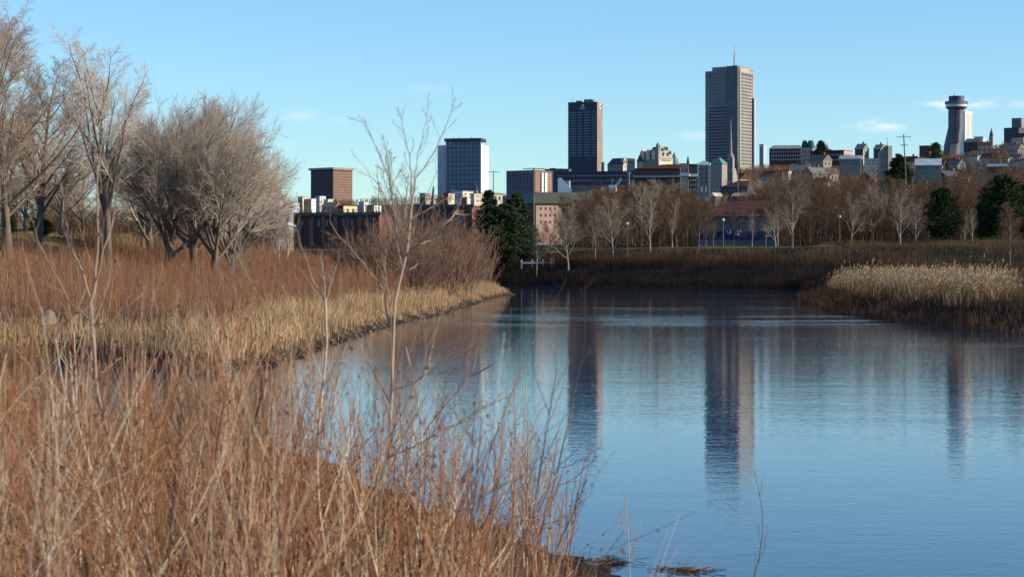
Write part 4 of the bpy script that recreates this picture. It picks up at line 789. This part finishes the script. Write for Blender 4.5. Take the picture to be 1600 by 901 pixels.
# stones along the left shore
def stones(X,Y,Z,S):
    g=rng; me_v=[];N=len(X); base=np.array([(1,0,0),(.3,.95,0),(-.8,.6,0),(-.8,-.6,0),(.3,-.95,0),(.5,.35,.7),(-.4,.4,.75),(-.2,-.5,.7)])
    f=[(0,1,5,5),(1,2,6,5),(2,3,7,6),(3,4,7,7),(4,0,5,7),(5,6,7,7)]
    V=base[None]*S[:,None,None]*g.uniform(.6,1.25,(N,8,3)); a=g.uniform(0,6.28,N); c_,s_=np.cos(a)[:,None],np.sin(a)[:,None]
    V=np.stack([V[...,0]*c_-V[...,1]*s_+X[:,None],V[...,0]*s_+V[...,1]*c_+Y[:,None],V[...,2]*.8+Z[:,None]-.02],-1)
    tri=[(0,1,5),(1,2,6),(1,6,5),(2,3,7),(2,7,6),(3,4,7),(4,0,5),(4,5,7),(5,6,7)]
    Q=(np.arange(N)[:,None,None]*8+np.array(tri)[None]).reshape(-1,3); return V.reshape(-1,3),Q,np.repeat(g.uniform(0,1,N),8)
X,Y,Z,d=scatter(190000,(-30,3),(52,216),lambda X,Y,d:(d>-.4)&(d<1.3)&inview(X,Y)&(X<1)&(vnoise(X,Y,2,6)>-.45)&((X>-9)|(rng.uniform(0,1,len(X))<.15)))
V,Q,T=stones(X,Y,np.maximum(Z,-.05)+.0,rng.uniform(.03,.07,len(X))*np.where(rng.uniform(0,1,len(X))<.06,2.4,1))
M['shorestones']=ramp_mat('riprap',[(.05,.036,.024),(.12,.085,.052),(.20,.15,.095),(.08,.055,.035)])
tag(link('shore_stones',mesh_np('shore_stones',V,Q,T),M['shorestones']),'loose stones along the left shoreline','stones',kind='stuff')
# far bank brush
X,Y,Z,d=scatter(190000,(-12,84),(200,340),lambda X,Y,d:(d>-.3)&(rng.uniform(0,1,len(X))<.5+.5*vnoise(X,Y,4,11))&((d<23.5)|((X>48)&(d<75)))&((X>14)|(Y>296))&inview(X,Y,3)&((Y>225)|(d>15)))
tn=np.clip(.02+.62*ss((d-6)/12)+.3*vnoise(X,Y,5,8)+rng.normal(0,.17,len(X)),0,1)  # tint darkens towards the water, painting shade on the lower bank
a1=brush(X,Y,Z,rng.uniform(.4,1.35,len(X))*(1.0+.75*vnoise(X,Y,3.5,2))*np.where(d>21,.5,1),.02,4,tn,2,.15)
tag(link('bank_brush',mesh_np('bank_brush',*a1),M['farbrush']),'brown brush on the far bank, darkened for shade','brush',kind='stuff')
# right bank: brush at the water with shade in its dark ramp, pale plumed reeds above
X,Y,Z,d=scatter(90000,(18,70),(70,200),lambda X,Y,d:(d>-.3)&(d<7)&inview(X,Y,3))
tn=np.clip(.3+.3*vnoise(X,Y,5,8)+rng.normal(0,.2,len(X)),0,1)
a1=brush(X,Y,Z,rng.uniform(.15,.75,len(X))*(1+.5*vnoise(X,Y,3,1)),.011,4,tn,2,.28)
tag(link('shore_brush',mesh_np('shore_brush',*a1),M['farbrush']),'low brush at the foot of the right bank reeds, darkened for shade','brush',kind='stuff')
X,Y,Z,d=scatter(60000,(20,60),(105,205),lambda X,Y,d:(rng.uniform(0,1,len(X))<(.38+.6*vnoise(X,Y,1.8,8))*np.clip((d-2)/3,.1,1)*np.clip((18-d)/4,.05,1))&(d>2.6)&(d<15+3*vnoise(X,Y,6,3))&inview(X,Y,3)&(X/Y*F+800<1580+rng.normal(0,8,len(X))))
N=len(X); H=rng.uniform(.4,1.35,N)*(1+.45*vnoise(X,Y,1.4,4))*np.where(rng.uniform(0,1,N)<.06,1.35,1); ln=rng.normal(.04,.22,N); P=walk(np.stack([X,Y,Z],1),np.stack([ln,rng.normal(0,.16,N),np.ones(N)],1),H,3,.04,0); tn=np.clip(rng.normal(.3,.2,N)+.25*vnoise(X,Y,2,6),0,1)
st=bars(P,.008*np.linspace(1.2,.6,4)[None]*np.ones((N,1)),3,tn)
tip=P[:,-1]; D=unit(P[:,-1]-P[:,-2]+np.array([.25,0,0])); P2=walk(tip,D,rng.uniform(.22,.4,N),3,.1,-.08); R2=np.array([.01,.026,.022,.006])[None]*rng.uniform(.7,1.3,(N,1)); pl=bars(P2,R2,4,np.clip(rng.normal(.62,.12,N),.4,.8))
lv=blades(X,Y,Z,H*.9,.028,7,.45,.14,2,np.clip(rng.uniform(0,.6,N)+.25*vnoise(X,Y,2,6),0,1))
tag(link('plumed_reeds',mesh_np('plumed_reeds',*join([st,pl,lv])),M['plume']),'pale plumed reeds on the right bank','reeds',kind='stuff')
# near bank brush
def nearcond(X,Y,d): return (d>-.15)&(X<np.where(Y<20,.1*Y-.9,3))&(X>-Y*.27-1.2)
def nearset(n,y0,y1,f): return scatter(n,(-13,2.8),(y0,y1),lambda X,Y,d:nearcond(X,Y,d)&(rng.uniform(0,1,len(X))<f(X,Y,d)))
parts=[]
# low rust growth on the mud near the water
X,Y,Z,d=nearset(40000,11,42,lambda X,Y,d:np.clip(.25+.6*vnoise(X,Y,1.5,3),.02,1)*np.clip((d-.3)/2.5,.08,1)); tn=np.clip(.2+.35*vnoise(X,Y,1.7,8)+rng.normal(0,.2,len(X)),0,.7)
parts.append(brush(X,Y,Z,rng.uniform(.08,.42,len(X))*(1+.5*vnoise(X,Y,1.5,7)),rng.uniform(.002,.004,len(X)),4,tn,2,.3,.4,2,.018))
# waist high weeds
X,Y,Z,d=nearset(19000,6.5,24,lambda X,Y,d:np.clip(.20+.5*vnoise(X,Y,1.3,3),.02,1)*(d>1.5)); u_=CX+F*X/Y; tn=np.clip(.45+.35*vnoise(X,Y,1.2,8)+rng.normal(0,.28,len(X)),0,1)
parts.append(brush(X,Y,Z,rng.uniform(.35,1.0,len(X))*np.interp(u_,[0,350,600,800,950],[1.15,1.1,.8,.6,.6]),rng.uniform(.0025,.006,len(X)),5,tn,3,.30,.4,3,.018))
# tall coarse stalks
X,Y,Z,d=nearset(5200,4.8,15,lambda X,Y,d:np.clip(.38+.55*vnoise(X,Y,1.1,5),.03,1)*(d>2.5)); u_=CX+F*X/Y; tn=np.clip(rng.normal(.55,.3,len(X)),0,1)
vt=np.interp(u_,[0,150,300,420,520,650,800,900],[535,545,560,570,615,665,730,790])+rng.normal(0,50,len(X)); Hs=np.clip(EYE-(vt-HV)*Y/F-Z,.3,2.4)
parts.append(brush(X,Y,Z,Hs,rng.uniform(.0028,.0062,len(X))*np.clip(Y/8,.8,1.4),8,tn,5,.22,.4,3,.018,4))
tag(link('dry_weeds',mesh_np('dry_weeds',*join(parts)),M['nearbrush']),'tangled rust coloured dry weeds covering the near bank','weeds',kind='stuff')
X,Y,Z,d=scatter(11000,(-13,2.5),(4.5,42),lambda X,Y,d:nearcond(X,Y,d)&(d>.8)&(vnoise(X,Y,1.1,4)>.0))
a1=blades(X,Y,Z,rng.uniform(.15,.45,len(X)),.009,5,.6,.06,2,np.full(len(X),.45))
M['neargrass']=ramp_mat('dry_near_grass',[(.18,.08,.045),(.30,.16,.085),(.46,.32,.18),(.24,.11,.06)])
tag(link('dry_grass',mesh_np('dry_grass',*a1),M['neargrass']),'matted dry grass among the near weeds','grass',kind='stuff')
# taller individual stems poking out of the near brush
TALL=[]
def tall_stem(u,Y,vt,lab,m,seed,lean=0,r=.006,nb=9,group='tall thin shoots rising from the near brush'):
    g=np.random.default_rng(seed); p=on(u,Y); zt=EYE-(vt-HV)*Y/F; h=zt-p.z
    P=walk(np.array([[0,0,-.05]]),np.array([[lean,0,1.]]),np.array([h/max(.5,math.cos(math.atan(lean)))]),8,.035,.0,g); Rr=r*np.linspace(1,.3,9)[None]
    P1,R1=spawn(P,Rr,nb,.3,1,.5,.28,.6,4,.08,.09,.55,.35,g,minr=.001); P2,R2=spawn(P1,R1,4,.2,1,.5,.4,.7,3,.1,.05,.4,.5,g,minr=.0009)
    V,Q,T=join([bars(P,Rr,6,[.5]),bars(P1,R1,4,g.uniform(.2,.8,nb)),bars(P2,R2,3,g.uniform(0,1,len(P2)))])
    return tag(link('thin_sapling',mesh_np('thin_sapling',V,Q,T,True),M[m],loc=p),lab,'sapling',group)
TS=[(20,9,500,.05,'pale'),(60,11,470,-.1,'pale'),(100,14,520,.12,'pale'),(215,12,500,-.08,'pale'),(250,15,560,.1,'pale'),(290,10,555,-.03,'pale'),(330,13,480,.05,'pale'),(365,16,530,-.1,'pale'),(415,12,520,.02,'pale'),(432,10,500,-.06,'pale'),(455,14,590,.08,'dark'),(545,12,560,.08,'dark'),(560,15,600,-.05,'pale'),(640,11,640,.1,'pale'),(690,13,600,.12,'pale'),(725,15,620,.05,'dark'),(745,12,650,-.08,'pale'),(790,17,650,.1,'pale'),(805,13,560,.03,'dark'),(822,15,640,-.05,'pale'),(845,16,650,.06,'pale'),(868,18,700,.0,'pale'),(835,19,720,-.1,'pale'),(770,16,700,.2,'pale'),*[(u_+int(rng.integers(-12,12)),float(rng.uniform(9,17)),float(vt_+rng.normal(0,25)),float(rng.normal(0,.12)),'rust') for u_,vt_ in ((35,540),(85,560),(150,560),(185,540),(235,570),(262,500),(300,520),(318,560),(345,520),(380,490),(400,540),(425,560),(440,530),(468,560),(480,600),(530,560),(552,530),(575,590),(595,620),(625,600),(650,560),(675,600),(700,620),(715,650),(735,600),(760,660),(780,620),(812,640),(850,680),(880,720),(895,760))],(10,7,600,.1,'pale'),(75,7.5,640,.02,'pale'),(130,8,610,-.1,'pale'),(270,8,650,.1,'pale'),(390,8,640,-.12,'pale'),(350,7,700,.1,'pale')]
for i,(u,Y,vt,ln,c) in enumerate(TS):
    nb_='left of the forked left sapling' if u<140 else ('between the left sapling and the middle ones' if u<500 else ('between the two central saplings' if u<640 else 'before the open water right of the central saplings'))
    tall_stem(u,Y,vt,{'pale':'pale ','dark':'dark ','rust':'rust brown '}[c]+'thin shoot '+nb_,{'pale':'sapling','dark':'darksapling','rust':'rustshoot'}[c],300+i,ln,rng.uniform(.0045,.0085)*Y/11,14)
# saplings traced as 3-D branches with depth of their own
def sapling(name,label,Y,branches,m,seed,twigs=7,tw=.30,group=None,tilt=.0):
    g=np.random.default_rng(seed); u0,v0=branches[0][0][0]; base=on(u0,Y); parts=[]; first=None; limbs=[]
    for bi,(pts,w0,w1) in enumerate(branches):
        pts=np.array(pts,float); n=len(pts); dy=np.cumsum(g.normal(0,.05,n))*(0 if bi==0 else 1)
        P=np.array([tuple(at(u,v,Y+ (0 if bi==0 else dy[k]-dy[0]))) for k,(u,v) in enumerate(pts)])
        if bi==0 and P[0,2]>base.z-.05: P=np.vstack([[base.x,Y,base.z-.1],P])
        # resample smoothly to 10 points
        s_=np.r_[0,np.cumsum(np.linalg.norm(np.diff(P,axis=0),axis=1))]; q=np.linspace(0,s_[-1],11); P=np.stack([np.interp(q,s_,P[:,k]) for k in range(3)],1)
        P[1:-1]+=g.normal(0,.0035,(9,3)); P=P-np.array(base)
        Rr=np.linspace(w0*.6,w1*.66,11)*Y/F/2
        if bi==0: trunk=bars(P[None],Rr[None],8,[.5])
        else: parts.append(bars(P[None],Rr[None],6,[g.uniform(.3,.7)]))
        P1,R1=spawn(P[None],Rr[None],twigs,.25 if bi else .45,1,.55,tw,.5,4,.08,.08,.5,.4,g,minr=.0011); P2,R2=spawn(P1,R1,3,.2,1,.5,.45,.7,3,.1,.05,.3,.5,g,minr=.0009)
        parts+= [bars(P1,R1,4,g.uniform(.2,.9,len(P1))),bars(P2,R2,3,g.uniform(0,1,len(P2)))]
    r=empty(name,base,0,label,'sapling',group)
    link('trunk',mesh_np('trunk',*trunk,True),M[m],r); link('branches',mesh_np('branches',*join(parts),True),M[m],r); return r
GS='saplings on the near bank'
sapling('sapling','central forked sapling with pale bark, tallest against the sky left of the glass hotel',12,[
 ([(569,900),(576,825),(587,776),(604,731),(612,675),(611,600),(615,553),(612,495),(619,452),(631,409),(637,397),(642,362),(644,312)],11,5),
 ([(635,400),(657,378),(680,360),(703,344),(714,330)],7,4),([(714,330),(718,318),(722,305)],4,2),([(712,334),(735,336),(748,330),(756,322)],3,1.5),([(657,380),(675,376),(690,368),(700,352)],3,1.5),
 ([(644,312),(648,280),(672,250),(690,215),(706,175),(712,152)],4,1.2),([(644,312),(642,262),(634,215),(627,185),(622,170)],4,1.2),([(645,300),(652,250),(664,200),(670,165)],3,1),([(642,330),(622,300),(600,260),(580,215),(560,180)],2.5,1),([(643,340),(665,330),(690,312),(716,300)],2,1),
 ([(641,380),(620,340),(600,300),(560,250)],2.2,1),
 ([(612,520),(605,495),(600,455),(601,420),(603,380)],5,2.5),([(601,455),(580,425),(555,395),(530,370),(515,345)],4,1.6),([(612,500),(595,485),(580,467)],4,2),
 ([(612,610),(650,595),(690,570),(735,540),(760,515)],4,1.3),([(604,716),(650,695),(700,667),(750,640),(792,620)],4,1.2),([(640,420),(655,412),(668,400)],3,1.5)],'sapling',1,6,.28,GS)
sapling('sapling','left forked sapling with pale bark in front of the tall airy tree',10.5,[
 ([(198,900),(196,839),(193,778),(174,704),(156,637),(147,576),(144,503),(141,466)],12,9),
 ([(143,470),(150,423),(152,374),(151,320),(153,255),(160,215)],8,2),([(149,440),(157,410),(166,375),(176,340),(183,298),(190,265)],6,2),
 ([(141,466),(128,420),(110,380),(100,330),(94,285)],6,2),([(146,505),(128,488),(110,472),(90,440),(73,405),(58,370),(47,335)],5,1.6),
 ([(160,650),(135,610),(100,560),(72,520),(60,490)],4,1.5),([(150,590),(170,572),(188,558)],4,2),([(144,510),(170,500),(200,480),(228,452)],2.5,1)],'sapling',2,5,.25,GS)
sapling('sapling','slim upright sapling with a double trunk left of the central one',11.5,[
 ([(505,900),(509,855),(496,787),(494,712),(497,675),(501,640),(507,576),(511,524),(511,495),(508,467)],9,6),
 ([(508,467),(504,432),(501,397)],5,2),([(508,470),(497,450),(484,425),(472,389),(465,360)],4,1.5),([(510,470),(520,435),(530,400)],3,1.3),([(497,680),(515,650),(522,600),(518,540)],4,1.5),([(495,760),(470,700),(455,650)],3,1.3)],'sapling',3,6,.25,GS)
sapling('sapling','leaning sapling with long sideways branches right of the central one',12.5,[
 ([(640,910),(647,880),(655,810),(657,750),(662,675),(655,630),(645,582),(634,542)],9,3),
 ([(662,680),(680,650),(700,630),(703,625),(726,600),(738,585),(746,536),(751,516)],5,2),([(732,592),(752,580),(772,568)],3,1.5),([(660,700),(700,670),(740,650),(780,625)],3,1),([(658,760),(690,740),(720,690),(740,640)],3,1.2),([(657,740),(640,700),(622,660)],3,1.3)],'sapling',4,6,.28,GS)
sapling('sapling','dark slanting sapling reaching over the dark tower reflection',14,[
 ([(830,880),(840,850),(854,795),(868,745),(882,690),(890,650),(897,619)],7,2.6),([(897,619),(905,580),(912,542),(914,490),(915,440)],2.2,.8),([(862,765),(900,745),(935,712)],2.5,.9),([(872,730),(890,728),(920,712),(942,695)],2,.8),([(848,820),(880,810),(905,790),(925,770)],2,.8)],'darksapling',5,6,.22,GS)
sapling('sapling','fine stemmed pale bush like sapling at the water edge',17,[
 ([(818,870),(818,830),(817,760),(818,700),(820,650),(822,600)],6,2),([(818,735),(800,700),(795,650),(798,610)],3,1),([(818,730),(830,690),(838,650),(860,620)],3,1),([(818,800),(790,770),(770,740)],3,1.2),([(818,790),(845,740),(870,700)],3,1)],'sapling',6,8,.28,GS)
sapling('sapling','tiny pale sapling standing in the water beside the floating debris',18.5,[
 ([(984,910),(983,870),(982,830),(979,790),(976,765)],4,1.2),([(984,880),(995,850),(1002,815)],2.5,1),([(983,850),(975,825),(970,800)],2,1)],'sapling',7,5,.22,GS)
sapling('sapling','single thin bare shoot curving up before the open water below the tall tower reflection',15,[
 ([(1178,905),(1186,870),(1193,824),(1190,785),(1184,757),(1179,735)],4.5,1.2),([(1184,880),(1196,850),(1198,820)],2,.8)],'darksapling',8,3,.12,GS)
# floating debris mats at the near shore
def debris(u,v,w,hh,lab,seed):
    p=at(u,v,EYE*F/(v-HV)); g=np.random.default_rng(seed); n=120; Yc=p.y; W=w*Yc/F; D=hh*Yc*Yc/(F*EYE)
    X=g.normal(0,W/2.4,n); Yv=g.normal(0,D/2.2,n); a=g.normal(0,.5,n); dd=np.stack([np.cos(a),np.sin(a),g.normal(0,.05,n)],1)
    P=walk(np.stack([X,Yv,np.full(n,.008)],1),dd,g.uniform(.04,.18,n),2,.1,0,g); V,Q,T=bars(P,np.full((n,3),.003),4,g.uniform(0,1,n))
    tag(link('floating_debris',mesh_np('floating_debris',V,Q,T),M['farbrush'],loc=(p.x,p.y,0)),lab,'debris')
debris(940,878,60,10,'dark twigs and weed floating right at the near shore tip',1); debris(1062,891,50,7,'small mat of dark weed floating off the near shore',2); debris(765,818,90,14,'dark wet twigs along the near waterline below the central saplings',3)
o=MB().loft([(0,0,-.03,.03,.03),(0,0,0,.06,.05),(0,0,.035,.055,.045),(0,0,.06,.01,.01)],10).build('floating_buoy',M['navy'],None,(at(720,749,28.7).x,28.7,.0)); tag(o,'tiny dark float on the water behind the near saplings','float')
o=MB().loft([(0,0,-.2,.34,.3),(0,0,.2,.36,.3),(.05,0,.4,.24,.2),(.08,0,.5,.08,.06)],9,.3); o=o.build('grey_boulder',M['stone'],None,on(72,72)); tag(o,'grey boulder with a pale top in the grass at left','boulder')

# ------------------------------------------------------------------ sky, sun, camera
w=bpy.data.worlds.new('World'); bpy.context.scene.world=w; w.use_nodes=True; n=w.node_tree.nodes; l=w.node_tree.links
sk=n.new('ShaderNodeTexSky'); sk.sky_type='NISHITA'; sk.sun_disc=False; sk.sun_elevation=SUN_EL; sk.sun_rotation=SUN_AZ; sk.air_density=1.0; sk.dust_density=.0; sk.ozone_density=2.5; sk.altitude=0
tint=n.new('ShaderNodeMix'); tint.data_type='RGBA'; tint.blend_type='MULTIPLY'; tint.inputs[0].default_value=1; tint.inputs[7].default_value=(.80,1.07,1.31,1); l.new(sk.outputs[0],tint.inputs[6])
# a few thin small clouds, fixed in world directions
tc=n.new('ShaderNodeTexCoord'); cn=n.new('ShaderNodeTexNoise'); cn.inputs['Scale'].default_value=70; cn.inputs['Detail'].default_value=5; mp=n.new('ShaderNodeMapping'); mp.inputs['Scale'].default_value=(1,1,3.2); l.new(tc.outputs['Generated'],mp.inputs[0]); l.new(mp.outputs[0],cn.inputs['Vector'])
acc=None
def M2(op,a,b_=None):
    t=n.new('ShaderNodeMath'); t.operation=op
    for i,x in enumerate((a,b_)):
        if x is None: continue
        if isinstance(x,(int,float)): t.inputs[i].default_value=x
        else: l.new(x,t.inputs[i])
    return t.outputs[0]
sep=n.new('ShaderNodeSeparateXYZ'); l.new(tc.outputs['Generated'],sep.inputs[0])
for (u,v,du,dv,amt) in [(1372,196,34,8,1.0),(1470,162,26,9,.9),(1530,161,30,7,.9),(1592,163,20,5,.5),(1090,211,26,7,.5),(470,180,28,8,.35),(552,190,30,6,.3),(672,141,26,8,.25)]:
    dx=(u-CX)/F; dz=(HV-v)/F; L=math.sqrt(1+dx*dx+dz*dz)
    ax=M2('DIVIDE',M2('SUBTRACT',sep.outputs[0],dx/L),du/F); az=M2('DIVIDE',M2('SUBTRACT',sep.outputs[2],dz/L),dv/F)
    g_=M2('MULTIPLY',M2('EXPONENT',M2('MULTIPLY',M2('ADD',M2('MULTIPLY',ax,ax),M2('MULTIPLY',az,az)),-1.0)),amt)
    g_=M2('MULTIPLY',g_,M2('GREATER_THAN',sep.outputs[1],0.))
    acc=g_ if acc is None else M2('ADD',acc,g_)
cr=n.new('ShaderNodeMapRange'); l.new(cn.outputs['Fac'],cr.inputs[0]); cr.inputs[1].default_value=.36; cr.inputs[2].default_value=.62
cf=M2('MULTIPLY',M2('MULTIPLY',acc,cr.outputs[0]),.62)
cm=n.new('ShaderNodeMix'); cm.data_type='RGBA'; cm.inputs[7].default_value=(8.6,8.3,8.6,1); l.new(tint.outputs[2],cm.inputs[6]); l.new(cf,cm.inputs[0])
l.new(cm.outputs[2],n['Background'].inputs[0]); n['Background'].inputs[1].default_value=.10
sd=bpy.data.lights.new('sun','SUN'); sd.energy=5.0; sd.angle=R(.53); sd.color=(1,.87,.68); so=bpy.data.objects.new('sun',sd); C.objects.link(so)
sv=Vector((math.cos(SUN_EL)*math.sin(SUN_AZ),math.cos(SUN_EL)*math.cos(SUN_AZ),math.sin(SUN_EL))); so.rotation_euler=sv.to_track_quat('Z','Y').to_euler()
cd=bpy.data.cameras.new('camera'); cd.sensor_width=36; cd.lens=36*F/1600; cd.shift_y=-(450.5-HV)/1600; cd.clip_start=.5; cd.clip_end=12000
cd.dof.use_dof=True; cd.dof.focus_distance=260; cd.dof.aperture_fstop=6.7
co=bpy.data.objects.new('camera',cd); C.objects.link(co); co.location=(0,0,EYE); co.rotation_euler=(R(90),0,0)
sc=bpy.context.scene; sc.camera=co
sc.view_settings.view_transform='Standard'; sc.view_settings.look='None'; sc.view_settings.exposure=.52; sc.view_settings.gamma=1
sc.cycles.max_bounces=5; sc.cycles.diffuse_bounces=2; sc.cycles.glossy_bounces=3; sc.cycles.use_denoising=True
